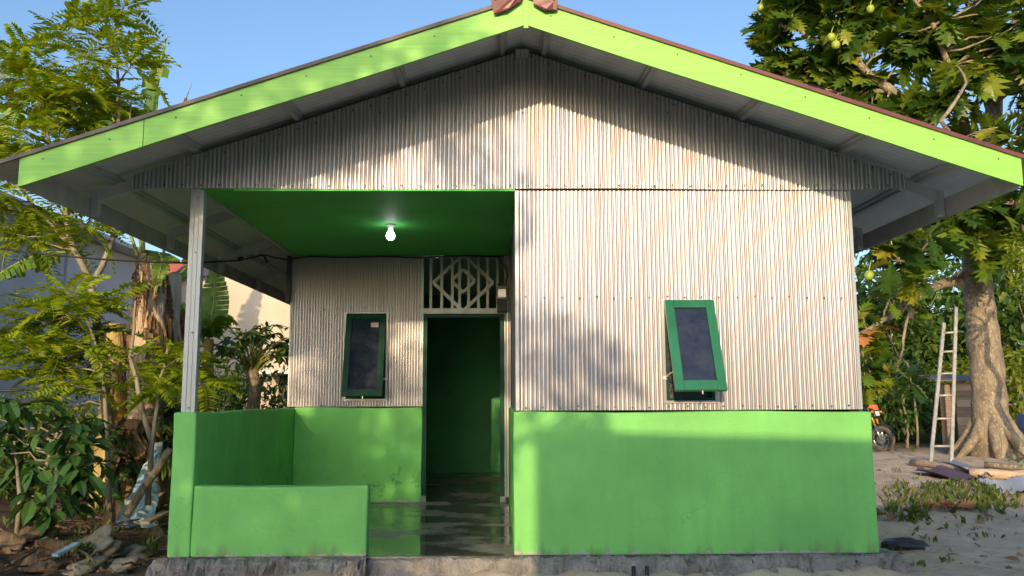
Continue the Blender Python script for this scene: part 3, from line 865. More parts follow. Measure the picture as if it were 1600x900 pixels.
mb = MB(); mb.box(2, 2.9, -9.515, -9.47, -.2, 1.9); mb.build('door', M['dark_green'], nb)

def shade_tree():
    r_ = random.Random(21)
    t = thing('shade_tree', 'leafy roadside tree across the lane that dapples the porch with shade', 'tree', (-4.4, -12.3, -.2))
    mb = MB(); trunk = wiggle((0, 0, -.2), (.25, .2, 3.6), r_, 6, .03); mb.tube(trunk, taper(.24, .13, 7), 10)
    ells = []
    # clumps named by the patch of the house front they shade: (x, z) on the front, radius
    for fx, fz, rr in ((-2.3, .3, .75), (-1.4, .3, .7), (-2.6, 1.2, .6), (-1.75, 1.3, .72), (-.75, .35, .6), (-.75, 1.25, .60), (-2.2, 2.1, .55), (-1.2, 2.15, .5), (-.5, 2.2, .38),
                       (-2.9, 2.7, .42), (-2.25, 2.95, .45), (-1.5, 3.05, .36), (-.95, 3.3, .3), (-.3, 3.0, .34), (-3.3, .3, .6), (-3.5, 1.3, .45), (.05, 2.5, .25), (.35, 1.5, .33), (.75, 1.35, .26), (.55, .95, .28), (-.1, 1.8, .3), (-.15, .9, .32), (-2.3, 1.5, .3), (-2.3, .95, .3), (-2.3, 2.0, .28),
                       ):
        Y = -12.3 + r_.uniform(-.8, .8); k = -Y
        c = Vector((fx - .191 * k + 4.4, Y + 12.3, fz + .2426 * k + .2))
        ells.append((c, (rr, rr, rr * .9)))
        mb.tube(wiggle(trunk[3 + r_.randrange(4)], c, r_, 5, .07), taper(.06, .012, 6), 5)
    post = []
    for fz in (.9, 1.2, 1.5, 1.8, 2.1, 2.35):
        Y = -12.3 + r_.uniform(-.5, .5); k = -Y
        post.append((Vector((-2.29 - .191 * k + 4.4, Y + 12.3, fz + .2426 * k + .2)), (.20, .3, .19)))
    board = []
    for xb in (-3.0, -2.75, -2.5, -2.2, -1.95, -1.7, -1.35, -1.1, -.85, -.42, -.28):
        Y = -12.3 + r_.uniform(-.5, .5); k = -Y - .87
        board.append((Vector((xb - .191 * k + 4.4, Y + 12.3, 3.67 - .3363 * (.183 - xb) + .2426 * k + .2 + r_.uniform(-.04, .05))), (.17, .3, .12)))
    mb.build('trunk', M['bark'], t)
    mb = MB(); leaf_cloud(mb, board, 330, .16, r_, T_SIMPLE, .1, .2); leaf_cloud(mb, post, 420, .17, r_, T_SIMPLE, .1, .2); leaf_cloud(mb, ells, 6500, .17, r_, T_SIMPLE, .15, .2); mb.build('crown', M['wood_leaf'], t)
shade_tree()
bushy_tree('added_shade_bush', 'unseen rounded bush added beside the lane to shade the rubble on the left', 'bush', (-7.8, -9.4, -.2), 2.9, 1.7, 31, 'wood_leaf', .22, 1500, 10, .08, low=.05)  # out of view, added to keep sun off the left foreground

# ------------------------------------------------------------------ neighbour buildings on the left
gh = thing('concrete_house', 'unpainted grey concrete house wall behind the banana plants', 'house')
MB().box(-13, -7.6, 3.0, 11.4, -.4, 4.0).build('wall', M['plaster'], gh)
MB().box(-7.595, -7.56, 5.0, 5.25, -.4, 3.98).build('column', M['plaster'], gh); MB().box(-7.595, -7.56, 8.4, 8.65, -.4, 3.98).build('column', M['plaster'], gh)
MB().hexa([(-13, 2.5, 4.02), (-7.2, 2.5, 4.02), (-7.2, 11.8, 4.02), (-13, 11.8, 4.02), (-13, 2.5, 4.10), (-7.2, 2.5, 4.10), (-7.2, 11.8, 4.10), (-13, 11.8, 4.10)]).build('roof', M['plaster'], gh)
bh = thing('beige_house', 'sunlit beige house wall with a red roof corner seen past the porch post', 'house')
MB().box(-8.0, -1.0, 13.0, 20, -.4, 3.87).build('wall', M['beige'], bh)
mb = MB(); mb.hexa([(-8.4, 12.6, 3.88), (-6.75, 12.6, 3.88), (-6.75, 20.4, 3.88), (-8.4, 20.4, 3.88), (-8.2, 13.2, 4.2), (-7.0, 13.2, 4.25), (-7.0, 20, 4.25), (-8.2, 20, 4.2)]); mb.build('roof', M['red_roof'], bh)
mb = MB(); mb.box(-5.2, -1.6, 12.0, 13.0, 1.62, 1.70); mb.build('awning', M['truss'], bh)
mb = MB(); mb.box(-5.0, -2.0, 12.975, 12.997, -.2, 1.6); mb.build('dark_opening_panel', M['plastic_dark'], bh)  # black panel on the solid wall, painting the shade inside an opening

# ------------------------------------------------------------------ feather leaved trees, left
def nearest(net, p):
    return min(net, key=lambda q: (q - p).length + (.6 if q.z > p.z else 0))
def feather_tree(label, stems, tips, seed, L=(.34, .60), nf=(7, 11), group=None):
    r_ = random.Random(seed)
    base = Vector(stems[0][0][0]); t = thing('feather_tree', label, 'tree', base, group)
    mb = MB(); net = []
    for pts, r0, r1 in stems:
        pts = [Vector(p) - base for p in pts]
        fine = []
        for i in range(len(pts) - 1):
            for k in range(4): fine.append(pts[i].lerp(pts[i + 1], k / 4) + rdir(r_) * r0 * .3)
        fine.append(pts[-1]); net += fine[4:]
        mb.tube(fine, taper(r0, r1, len(fine)), 7)
    lf = MB()
    for p in tips:
        p = Vector(p) - base; q = nearest(net, p)
        tw = wiggle(q, p, r_, 4, .07); mb.tube(tw, taper(.012, .005, 5), 5)
        ax = (tw[-1] - tw[-2]).normalized()
        k = r_.randint(*nf)
        for i in range(k):
            a = i * 2.4 + r_.uniform(-.3, .3); el = r_.uniform(-.35, .75)
            d = Vector((math.cos(a), math.sin(a) * .9, el)) + ax * .4
            place(lf, r_.choice(T_FROND), p - ax * r_.uniform(0, .12), d, r_.uniform(*L), r_.uniform(-.5, .5))
    mb.build('trunk', M['pale_bark'], t); lf.build('crown', M['frond'], t)
    return t
Yf = 2.7
jr = random.Random(77)
def pts_at(l_, Y, sp=.0): return [at(x, y, Y + jr.uniform(-sp, sp)) for x, y in l_]
feather_tree('tall feather leaved tree with yellow green fronds rising above the left eave',
    [(pts_at([(186, 800), (168, 640), (160, 540), (142, 450), (110, 370), (85, 250), (60, 150)], Yf), .065, .012),
     (pts_at([(142, 450), (175, 380), (185, 250), (186, 130), (180, 40)], Yf), .035, .01),
     (pts_at([(120, 395), (60, 330), (10, 265), (-40, 220)], Yf), .025, .008),
     (pts_at([(180, 330), (200, 240), (205, 160)], Yf), .02, .007)],
    pts_at([(15, 70), (-10, 110), (60, 105), (105, 50), (35, 125), (70, 155), (150, 95), (165, 25), (195, 5), (190, 60), (160, 125), (205, 100), (150, 160), (185, 150), (130, 190), (175, 195), 
            (90, 195), (25, 200), (165, 165), (135, 140), (15, 245), (45, 235), (-20, 300), (15, 320), (50, 340), (90, 325), (125, 350), (70, 360), (120, 75), (85, 145), (45, 85), (130, 245), (95, 250), (165, 250), (140, 290), (30, 165), (155, 330), (-10, 355), (30, 370), (180, 215), (60, 280)], Yf, .45), 5)
feather_tree('low feather leaved sapling with drooping fronds against the grey wall',
    [(pts_at([(170, 800), (166, 660), (158, 560), (130, 480)], 2.2), .03, .01)],
    pts_at([(75, 480), (60, 530), (105, 500), (45, 590), (120, 540), (140, 490), (90, 570), (80, 620), (110, 460), (30, 545), (60, 500), (125, 580), (150, 520), (95, 545), (35, 500), (110, 600), (165, 470)], 2.3, .3), 6, (.38, .6), (8, 11))
feather_tree('feather leaved sapling with bright fronds just left of the porch post',
    [(pts_at([(232, 790), (236, 700), (248, 610), (262, 540)], 2.0), .03, .01), (pts_at([(236, 690), (205, 560), (212, 470)], 2.0), .03, .01)],
    pts_at([(232, 540), (262, 575), (250, 610), (272, 600), (265, 540), (300, 570), (322, 600), (255, 600), (285, 560), (240, 585)], 2.1, .3), 7, (.3, .48), (7, 10))

# ------------------------------------------------------------------ banana plants
def banana_blade(mb, base, tip, sagv, W, r_, torn=.5, hang=.6, n=18, mi=0, rib=1, rr=.02):
    base, tip = Vector(base), Vector(tip); sagv = Vector(sagv)
    P = lambda t: base.lerp(tip, t) + sagv * (4 * t * (1 - t))
    pts = [P(i / n) for i in range(n + 1)]
    mb.tube(pts, taper(rr, rr * .25, n + 1), 5, rib)
    for s in (1, -1):
        last = None
        for i in range(n):
            t = (i + .5) / n
            if t < .12: continue
            a, b_ = pts[i], pts[i + 1]
            d, sd, u = frame_(b_ - a, Vector((0, 0, 1)) if abs((b_ - a).normalized().z) < .86 else Vector((0, 1, .2)))
            w = W * math.sin(math.pi * min(1, .12 + t * .95)) ** .6
            tornhere = r_.random() < torn
            hg = hang * (r_.uniform(.6, 1.6) if tornhere else .8) if last is None or tornhere else last
            last = hg
            prev1, prev2 = a, b_
            K = 4
            for k in range(1, K + 1):
                q = k / K; ang = -.25 + hg * q * 1.2
                off = (sd * s * math.cos(ang) + (Vector((0, 0, -.5)) - u * .5) * math.sin(ang)) * (w / K)
                g = .12 * q if tornhere else 0
                n1 = prev1 + off + (d * (g * (b_ - a).length)) * .6; n2 = prev2 + off - d * (g * (b_ - a).length) * .6
                if k == K and tornhere: n1 = n1 + off * r_.uniform(-.3, .4)
                f = (0, 1, 2, 3) if s > 0 else (3, 2, 1, 0)
                mb.add([prev1, prev2, n2, n1], [f], mi, False)
                prev1, prev2 = n1, n2
def banana(label, base, topz, r0, blades, seed, cut=False, dry=0, mat='banana_stem', lean=(0, 0)):
    r_ = random.Random(seed); base = Vector(base)
    t = thing('banana_plant', label, 'banana plant', base, 'banana plants left of the porch')
    h = topz - base.z
    mb = MB(); pts = [Vector((lean[0] * k / 10, lean[1] * k / 10, h * k / 10)) for k in range(11)]
    mb.tube([p + rdir(r_) * .01 for p in pts], [r0 * (1.25 - .5 * k / 10) * r_.uniform(.96, 1.04) for k in range(11)], 14)
    # overlapping sheaths
    for i in range(6):
        a = r_.uniform(0, 6.28); z0 = h * r_.uniform(0, .55); z1 = z0 + h * r_.uniform(.25, .4)
        o = Vector((math.cos(a), math.sin(a), 0)) * r0 * .22
        mb.tube([pts[0] + o + Vector((0, 0, z0)), Vector((lean[0] * .5, lean[1] * .5, (z0 + z1) / 2)) + o * 1.15, Vector((lean[0] * .8, lean[1] * .8, z1)) + o * 1.5], [r0 * .95, r0 * .9, r0 * .55], 10)
    mb.build('pseudostem', M[mat], t)
    for bl_ in blades:
        mb = MB(); bs, tp, sg, W, to, hg = bl_[:6]
        banana_blade(mb, Vector(bs) - base, Vector(tp) - base, sg, W, r_, to, hg)
        mb.build('leaf', [M[bl_[6] if len(bl_) > 6 else 'banana'], M['stalk']], t)
    if dry:
        for i in range(dry):
            mb = MB()
            a = r_.uniform(0, 6.28); top = Vector((lean[0], lean[1], h * r_.uniform(.72, 1.02)))
            d = Vector((math.cos(a), math.sin(a), 0))
            p0 = top + d * r0 * .8; p1 = top + d * (r0 * .7 + r_.uniform(.0, .13)) + Vector((r_.uniform(-.08, .08), 0, -r_.uniform(.35, 1.0)))
            banana_blade(mb, p0, p1, d * r_.uniform(.02, .07), r_.uniform(.035, .09), r_, .8, 1.5, 11, 0, 0, .007)
            mb.build('dry_leaf', M['dry'], t)
    return t
Yb = 4.2
gzb = -.2
b1 = at(168, 740, Yb); b2 = at(222, 740, Yb); b3 = at(250, 730, Yb + .5); b0 = at(-80, 720, Yb + 1)
banana('cut banana stem with a yellow trunk and no leaves', (b1.x, Yb, gzb), at(168, 505, Yb).z, .15, [], 3, True, 12)
banana('tallest banana plant with yellow stem and a curled torn leaf above the eave', (b2.x, Yb, gzb), at(218, 395, Yb).z, .19,
    [(at(225, 400, Yb), at(262, 55, Yb + .4), Vector((-.12, 0, .1)), .46, .85, 2.0),
     (at(215, 400, Yb), at(60, 115, Yb + .6), Vector((0, 0, .35)), .38, .25, .5),
     (at(215, 398, Yb), at(120, 205, Yb - .2), Vector((-.1, 0, .4)), .32, .7, .9),
     (at(222, 405, Yb - .1), at(238, 468, Yb - .4), Vector((.15, 0, .28)), .15, .2, .3),
     (at(222, 400, Yb), at(150, 120, Yb + .9), Vector((0, .1, .2)), .36, .4, .5)], 4, False, 22, 'sheath')
banana('banana plant with shaggy dry brown leaf skirt close to the porch post', (b3.x, Yb + .5, gzb), at(252, 430, Yb + .5).z, .20,
    [(at(255, 430, Yb + .5), at(300, 130, Yb + .9), Vector((-.1, 0, .2)), .12, .8, 1.3, 'dry_orange'),
     (at(258, 450, Yb + .5), at(345, 395, Yb + 1.5), Vector((0, 0, .1)), .2, .3, .5)], 5, False, 26, 'sheath')
bs4 = at(322, 640, 5.6)
banana('young banana plant with broad upright leaf behind the porch post', (bs4.x, 5.6, gzb), at(322, 530, 5.6).z, .09,
    [(at(322, 535, 5.6), at(333, 408, 5.8), Vector((.06, 0, 0)), .22, .1, .1), (at(322, 540, 5.6), at(366, 500, 5.2), Vector((0, 0, .22)), .2, .4, .8),
     (at(320, 540, 5.6), at(285, 470, 5.5), Vector((-.05, 0, .05)), .2, .2, .4), (at(320, 540, 5.6), at(290, 540, 5.0), Vector((0, 0, .3)), .18, .3, .7)], 6)
banana('banana plant whose torn leaf hangs across the grey wall', (b0.x - .2, Yb + 1, gzb), at(-60, 450, Yb + 1).z, .12,
    [(at(105, 395, Yb + .8), at(-30, 450, Yb + .2), Vector((0, 0, .14)), .30, .8, 1.3), (at(-60, 445, Yb + 1), at(60, 120, Yb + 1.5), Vector((-.2, 0, .3)), .3, .5, .8),
     (at(-60, 420, Yb + 1), at(20, 210, Yb + .8), Vector((-.1, 0, .25)), .16, .9, 1.6, 'dry')], 8)

# broad leaved shrub in the left foreground
def broad_shrub():
    r_ = random.Random(14); base = at(70, 850, 1.25); base.z = -.15
    t = thing('broad_leaf_shrub', 'dark green shrub with large drooping oval leaves in the left foreground', 'shrub', base)
    mb, lf = MB(), MB()
    tips = [(10, 630), (45, 640), (80, 625), (110, 660), (70, 680), (30, 690), (135, 690), (100, 720), (60, 730), (15, 740), (130, 745), (150, 720), (90, 770), (50, 775), (115, 790), (20, 660), (145, 660), (75, 650), (100, 690), (40, 720), (128, 770), (75, 800), (-10, 700), (-15, 650), (65, 850), (120, 720), (5, 680), (95, 745)]
    hub = [Vector((0, 0, 0)), Vector((.02, .05, .3)), Vector((-.05, .02, .65)), Vector((.05, 0, 1.0))]
    mb.tube(hub, [.03, .026, .02, .012], 7)
    mb.tube([Vector((-.3, .1, 0)), Vector((-.28, .08, .4)), Vector((-.35, .05, .9))], [.025, .02, .01], 7)
    for x, y in tips:
        p = at(x, y, 1.25 + r_.uniform(-.3, .3)) - base
        q = hub[1].lerp(hub[3], max(0, min(1, (p.z - .3) / .9)))
        tw = wiggle(q, p, r_, 4, .08); mb.tube(tw, taper(.012, .005, 5), 5)
        for k in range(r_.randint(8, 11)):
            a = k * 2.4 + r_.uniform(-.4, .4)
            d = Vector((math.cos(a), math.sin(a), r_.uniform(-1.1, .25)))
            place(lf, r_.choice([tmpl_simple(.50, .12, .28), tmpl_simple(.44, .16, .18)]), p + rdir(r_) * .05, d, r_.uniform(.15, .27), r_.uniform(-.5, .5))
    mb.build('stem', M['pale_bark'], t); lf.build('foliage', M['shrub_leaf'], t)
broad_shrub()

# small tree with a crown of stalks seen through the porch
def stalk_tree():
    r_ = random.Random(9); Y = 6.2; base = at(397, 650, Y); base.z = -.2
    t = thing('papaya_tree', 'small tree with radiating leaf stalks seen between post and porch wall', 'tree', base)
    mb = MB(); top = at(394, 575, Y) - base
    mb.tube(wiggle((0, 0, 0), top, r_, 5, .04), taper(.12, .085, 6), 9, 0, True, .12, r_); mb.build('trunk', M['bark'], t)
    st, lf = MB(), MB()
    for k in range(30):
        a = k * 2.4; e_ = r_.uniform(.25, 1.5)
        d = Vector((math.cos(a), math.sin(a), e_)).normalized(); L = r_.uniform(.5, .95)
        p = top + d * L - Vector((0, 0, .1 * L)); m_ = top + d * L * .5 + Vector((0, 0, .05))
        st.tube([top - Vector((0, 0, r_.uniform(0, .15))), m_, p], [.014, .011, .007], 5)
        for j in range(7):
            an = -1.5 + j * .5
            dd = Vector((math.cos(a + an), math.sin(a + an), r_.uniform(-.5, .1)))
            place(lf, T_SIMPLE[j % 3], p, dd, r_.uniform(.16, .28), r_.uniform(-.5, .5))
    st.build('stalk', M['stalk'], t); lf.build('crown', M['wood_leaf'], t)
stalk_tree()
for i, (px, Y, h, cr, lab, lm) in enumerate([
        (415, 8.2, 2.7, .85, 'small leaved shrub against the beige wall at the edge of the porch', 'wood_leaf'),
        (330, 7.2, 1.75, .7, 'dark bushy shrub behind the young banana plant', 'wood_leaf'),
        (365, 9.2, 1.9, .8, 'low shrub in front of the dark opening of the beige house', 'wood_leaf'),
        (110, 6.0, 1.35, .9, 'sunlit yellow green undergrowth bush behind the tree stems', 'yellow_leaf'),
        (30, 5.4, 1.5, .9, 'low bush at the left edge under the grey wall', 'wood_leaf'),
        (290, 4.4, 1.3, .45, 'small bush at the foot of the shaggy banana plant', 'wood_leaf')]):
    b_ = at(px, 640, Y); bushy_tree('garden_shrub', lab, 'shrub', (b_.x, Y, -.2), h, cr, 40 + i, lm, .15, 750, 8, .03, 'shrubs in the neighbouring garden', low=.12)
# ------------------------------------------------------------------ breadfruit tree, right
def rosette(lf, p, ax, r_, size, k=None, T=T_BREAD, mi=0):
    ax = Vector(ax).normalized()
    if ax.z < -.2: ax = (ax + Vector((0, 0, .6))).normalized()
    _, s, u = frame_(ax)
    for i in range(k or r_.randint(6, 9)):
        a = i * 2.4 + r_.uniform(-.3, .3); el = r_.uniform(-.45, .85)
        d = s * math.cos(a) + u * math.sin(a) + ax * el + Vector((0, 0, -.22))
        place(lf, r_.choice(T), Vector(p) - ax * r_.uniform(0, .15), d, size * r_.uniform(.65, 1.15), r_.uniform(-.7, .7), mi)

def breadfruit():
    r_ = random.Random(33); Y = 11.8
    base = at(1548, 714, Y); base.z = -.2
    t = thing('breadfruit_tree', 'large breadfruit tree with thick mottled trunk and lobed leaves at the right', 'tree', base)
    L = lambda l_: [at(x, y, Yk) - base for x, y, Yk in l_]
    mb = MB()
    tr = L([(1552, 735, Y), (1552, 700, Y), (1549, 670, Y), (1546, 610, Y), (1538, 540, Y), (1530, 470, Y), (1524, 400, Y - .1), (1528, 320, Y), (1545, 240, Y + .2), (1556, 140, Y + .3), (1550, 20, Y + .3), (1545, -90, Y)])
    fine, rad = [], []
    R0 = [.52, .45, .38, .34, .33, .30, .27, .23, .2, .17, .12, .07]
    for i in range(len(tr) - 1):
        for k in range(5):
            fine.append(tr[i].lerp(tr[i + 1], k / 5) + rdir(r_) * .015); rad.append((R0[i] + (R0[i + 1] - R0[i]) * k / 5) * r_.uniform(.97, 1.03))
    mb.tube(fine, rad, 18, 0, True, .035, r_)
    for a, l_ in ((-2.8, .8), (-2.0, .5), (-1.2, .55), (-.3, .7), (2.6, .6), (.6, .5)):   # buttress roots
        d = Vector((math.cos(a), math.sin(a), 0)); f0 = tr[1]
        mb.tube([f0 + d * .25 + Vector((0, 0, .75)), f0 + d * .42 + Vector((0, 0, .32)), f0 + d * (.42 + l_ * .35) + Vector((0, 0, .04)), f0 + d * (.42 + l_ * .8) + Vector((0, 0, -.22))], [.08, .12, .10, .04], 9, 0, True, .06, r_)
    limbs = [([(1528, 430, Y), (1490, 440, Y - .5), (1440, 455, Y - 1.2), (1395, 495, Y - 2), (1335, 525, Y - 2.6)], .13, .03),
             ([(1430, 458, Y - 1.3), (1425, 500, Y - 1.3), (1420, 480, Y - 1.5), (1412, 530, Y - 1.6), (1408, 560, Y - 1.6)], .04, .02),
             ([(1530, 350, Y), (1500, 380, Y - .8), (1450, 400, Y - 2), (1405, 410, Y - 3)], .10, .03),
             ([(1535, 300, Y), (1490, 250, Y - .5), (1440, 180, Y - .8), (1390, 140, Y - 1), (1340, 100, Y - 1), (1280, 60, Y - .8), (1220, 40, Y - .6)], .16, .03),
             ([(1390, 140, Y - 1), (1330, 150, Y - .6), (1260, 130, Y - .3), (1200, 100, Y)], .06, .02),
             ([(1545, 240, Y), (1510, 200, Y - 1), (1490, 150, Y - 1.6), (1470, 60, Y - 2), (1420, -10, Y - 2)], .12, .03),
             ([(1556, 150, Y), (1590, 135, Y - .6), (1640, 160, Y - 1), (1700, 130, Y - 1)], .15, .05),
             ([(1550, 60, Y), (1510, 0, Y - 1), (1440, -60, Y - 1)], .1, .03), ([(1550, 80, Y), (1600, 20, Y - 1), (1660, -60, Y - 1)], .1, .03),
             ([(1528, 400, Y), (1560, 350, Y - 1.2), (1590, 320, Y - 2), (1640, 270, Y - 2.4)], .12, .04),
             ([(1545, 240, Y), (1500, 235, Y - 2), (1470, 190, Y - 3), (1510, 130, Y - 3)], .07, .025),
             ([(1340, 100, Y - 1), (1320, 40, Y - 1), (1290, -30, Y - 1)], .06, .02)]
    net = list(fine[22:])
    for pts, r0, r1 in limbs:
        P = L(pts); f = []
        for i in range(len(P) - 1):
            for k in range(4): f.append(P[i].lerp(P[i + 1], k / 4) + rdir(r_) * r0 * .35)
        f.append(P[-1]); net += f
        mb.tube(f, taper(r0, r1, len(f)), 9, 0, True, .05, r_)
    lf = MB(); fr = []
    def clump(x, y, Yc, rx, ry, rz, n, size=.72):
        n = max(1, int(n * .84))
        c = at(x, y, Yc) - base; sc_ = (Yc + 6.2) / 1306.2
        for _ in range(n):
            d = rdir(r_) * r_.random() ** .45
            p = c + Vector((d.x * rx * sc_, d.y * rz, d.z * ry * sc_))
            q = nearest(net, p); tw = wiggle(q, p, r_, 3, .08)
            if (p - q).length < 3.2: mb.tube(tw, taper(.028, .012, 4), 5)
            rosette(lf, p, (tw[-1] - tw[-2]) + Vector((0, -.25, .15)) * .4, r_, size)
    for c in ((1195, 30, Y, 28, 40, .5, 6), (1215, 85, Y, 35, 40, .5, 8), (1250, 20, Y - .4, 40, 40, .6, 8), (1275, 105, Y - .2, 45, 45, .6, 10), (1200, 120, Y + .2, 25, 30, .5, 4),
              (1310, 50, Y - .8, 45, 50, .7, 12), (1340, 140, Y - .6, 55, 45, .7, 12), (1380, 30, Y - 1, 50, 50, .8, 13), (1385, 200, Y - .8, 50, 45, .8, 11), (1330, 195, Y, 50, 30, .6, 7),
              (1445, 60, Y - 1.5, 50, 60, .9, 14), (1460, 150, Y - 1.5, 45, 40, .9, 9), (1520, 40, Y - 1.5, 55, 60, 1, 15), (1575, 80, Y - 1.5, 50, 70, 1, 15), (1530, 130, Y - 2, 35, 35, .7, 7),
              (1500, 300, Y - 1, 60, 45, .9, 10), (1430, 240, Y - .6, 30, 25, .6, 4), (1560, 230, Y - 1.5, 45, 45, .9, 9), (1600, 290, Y - 2, 40, 50, .8, 8), (1540, 300, Y - 2.2, 40, 35, .7, 7),
              (1480, 240, Y + .3, 40, 30, .6, 5), (1620, 180, Y - 1, 40, 60, .9, 7), (1640, 60, Y - 1, 50, 80, 1, 9), (1300, -30, Y - 1, 80, 40, .8, 8), (1450, -40, Y - 1.5, 90, 40, .8, 10), (1580, -40, Y - 1, 80, 40, .8, 9),
              (1480, 360, Y - 1.5, 50, 35, .8, 9), (1570, 370, Y - 1.8, 45, 40, .8, 8), (1420, 380, Y - 2.4, 45, 30, .6, 5), (1370, 370, Y - 2.5, 35, 35, .6, 6), (1535, 400, Y - 1, 40, 25, .7, 5), (1440, 350, Y + .5, 60, 40, .6, 7), (1610, 350, Y - 1, 30, 40, .5, 4)):
        clump(*c)
    for c in ((1395, 408, Y - 3.2, 12, 10, .2, 2, .75), (1430, 440, Y - 2.6, 25, 20, .4, 2, .5), (1370, 540, Y - 2.7, 30, 25, .4, 4, .5), (1400, 590, Y - 2.4, 25, 25, .4, 3, .5), (1350, 470, Y - 2.5, 20, 30, .4, 3, .5), (1452, 480, Y - 1.6, 20, 20, .4, 2, .45), (1360, 570, Y - 2.8, 18, 20, .3, 3, .5), (1385, 480, Y - 2.2, 25, 20, .4, 2, .5)):
        clump(*c)
    lf0 = lf; lf = MB()
    for c in ((1352, 560, Y - 2.9, 16, 16, .25, 3, .5), (1388, 588, Y - 2.6, 18, 14, .25, 3, .5), (1372, 535, Y - 2.8, 20, 12, .25, 2, .5), (1350, 600, Y - 2.8, 14, 12, .25, 2, .45), (1420, 440, Y - 2.4, 16, 14, .3, 1, .5), (1560, 205, Y - 3, 20, 20, .3, 1, .5), (1480, 100, Y - 2.8, 20, 20, .3, 1, .55)):
        clump(*c)
    lf.build('yellowing_leaves', M['yellow_leaf'], t); lf = lf0
    mb.build('trunk', M['bark'], t); lf.build('crown', M['breadfruit'], t)
    for (x, y, Yk, n) in ((1350, 520, Y - 2.9, 3),):
        mb = MB()
        for i in range(n): place(mb, T_BREAD[i], at(x + i * 9, y - i * 4, Yk) - base, Vector((r_.uniform(-.2, 1), -.3, r_.uniform(-.4, .1))), .45)
        mb.build('withered_leaf', M['dry_orange'], t)
    for (x, y, Yk, rr) in ((1299, 58, Y - 1.6, .085), (1306, 70, Y - 1.6, .09), (1358, 430, Y - 3.4, .085), (1360, 14, Y - 2, .08), (1188, 12, Y - .6, .07)):
        p = at(x, y, Yk) - base; mb = MB(); mb.lump(p, (rr, rr, rr * 1.15), r_, 0, .02, 2)
        mb.tube([p + Vector((0, 0, rr)), p + Vector((.03, .02, rr + .08)), p + Vector((.1, .1, rr + .2))], .012, 5, 0); mb.build('breadfruit', M['fruit'], t)
breadfruit()

# trees standing behind the yard
for i, (px, Y, h, cr, lab, lm, sz) in enumerate([
        (1310, 24, 6.5, 2.6, 'dark leafy tree behind the motorcycle', 'wood_leaf', .42),
        (1400, 22, 5.0, 2.0, 'dark tree filling the gap between house and ladder', 'wood_leaf', .4),
        (1462, 27, 6.5, 2.6, 'tall shaded tree behind the ladder', 'wood_leaf', .42),
        (1545, 23, 5.5, 2.4, 'leafy tree behind the plank shed', 'wood_leaf', .4),
        (1630, 21, 6.0, 2.4, 'tree at the right edge behind the breadfruit trunk', 'wood_leaf', .4),
        (1360, 31, 9.0, 4.0, 'tall tree farthest back behind the house eave', 'wood_leaf', .4),
        (1530, 33, 10.0, 4.5, 'tall tree farthest back behind the breadfruit tree', 'wood_leaf', .5)]):
    b_ = at(px, 640, Y); bushy_tree('background_tree', lab, 'tree', (b_.x, Y, -.2), h, cr, 60 + i, lm, sz, 1900, 14, .12, 'trees behind the yard', low=.06)
for i, (px, Y, h, cr, lab, lm) in enumerate([
        (1412, 17, 1.9, 1.3, 'low dark undergrowth bush right of the motorcycle', 'wood_leaf'),
        (1455, 18, 2.0, 1.3, 'low undergrowth bush behind the ladder foot', 'wood_leaf'),
        (1500, 17.5, 2.4, 1.0, 'sunlit yellow green bush above the plank shed roof', 'yellow_leaf'),
        (1592, 16, 2.6, 1.0, 'yellow green bush right of the breadfruit trunk', 'yellow_leaf'),
        (1350, 16, 2.2, 1.2, 'dark bush beside the corner of the house behind the motorcycle', 'wood_leaf')]):
    b_ = at(px, 640, Y); bushy_tree('undergrowth_bush', lab, 'bush', (b_.x, Y, -.2), h, cr, 80 + i, lm, .24, 1100, 10, .04, 'bushes behind the yard', low=.03)
# bright leaved tree leaning in at the right edge
r_ = random.Random(91); base = at(1690, 700, 8.5); base.z = -.2
t = thing('bright_leaf_tree', 'tree with bright yellow green oval leaves reaching in at the right edge', 'tree', base)
mb, lf = MB(), MB(); top = at(1650, 420, 8.2) - base
mb.tube(wiggle((0, 0, 0), top, r_, 6, .04), taper(.10, .05, 7), 8)
for x, y in ((1590, 385), (1600, 410), (1582, 430), (1605, 450), (1620, 390), (1640, 430), (1610, 365), (1660, 380), (1588, 405)):
    p = at(x, y, 8 + r_.uniform(-.3, .3)) - base; mb.tube(wiggle(top, p, r_, 4, .06), taper(.03, .008, 5), 5)
    for k in range(26): place(lf, r_.choice(T_SIMPLE), p + rdir(r_) * .13, rdir(r_) + Vector((0, 0, -.2)), r_.uniform(.11, .18), r_.uniform(-.6, .6))
mb.build('trunk', M['pale_bark'], t); lf.build('crown', M['yellow_leaf'], t)
for x0, x1, y1, lab in ((1418, 1412, 618, 'thin pale sapling stem nearest the motorcycle'), (1432, 1428, 608, 'thin pale crooked sapling stem midway between motorcycle and ladder')):
    r_ = random.Random(x0); p = at(x0, 696, 15); q = at(x1, y1, 15); p.z = -.3
    tag(MB().tube(wiggle(p, q, r_, 6, .03) + [q + Vector((-.12, 0, .12))], taper(.035, .02, 8), 7).build('sapling', M['pale_bark']), lab, 'sapling')
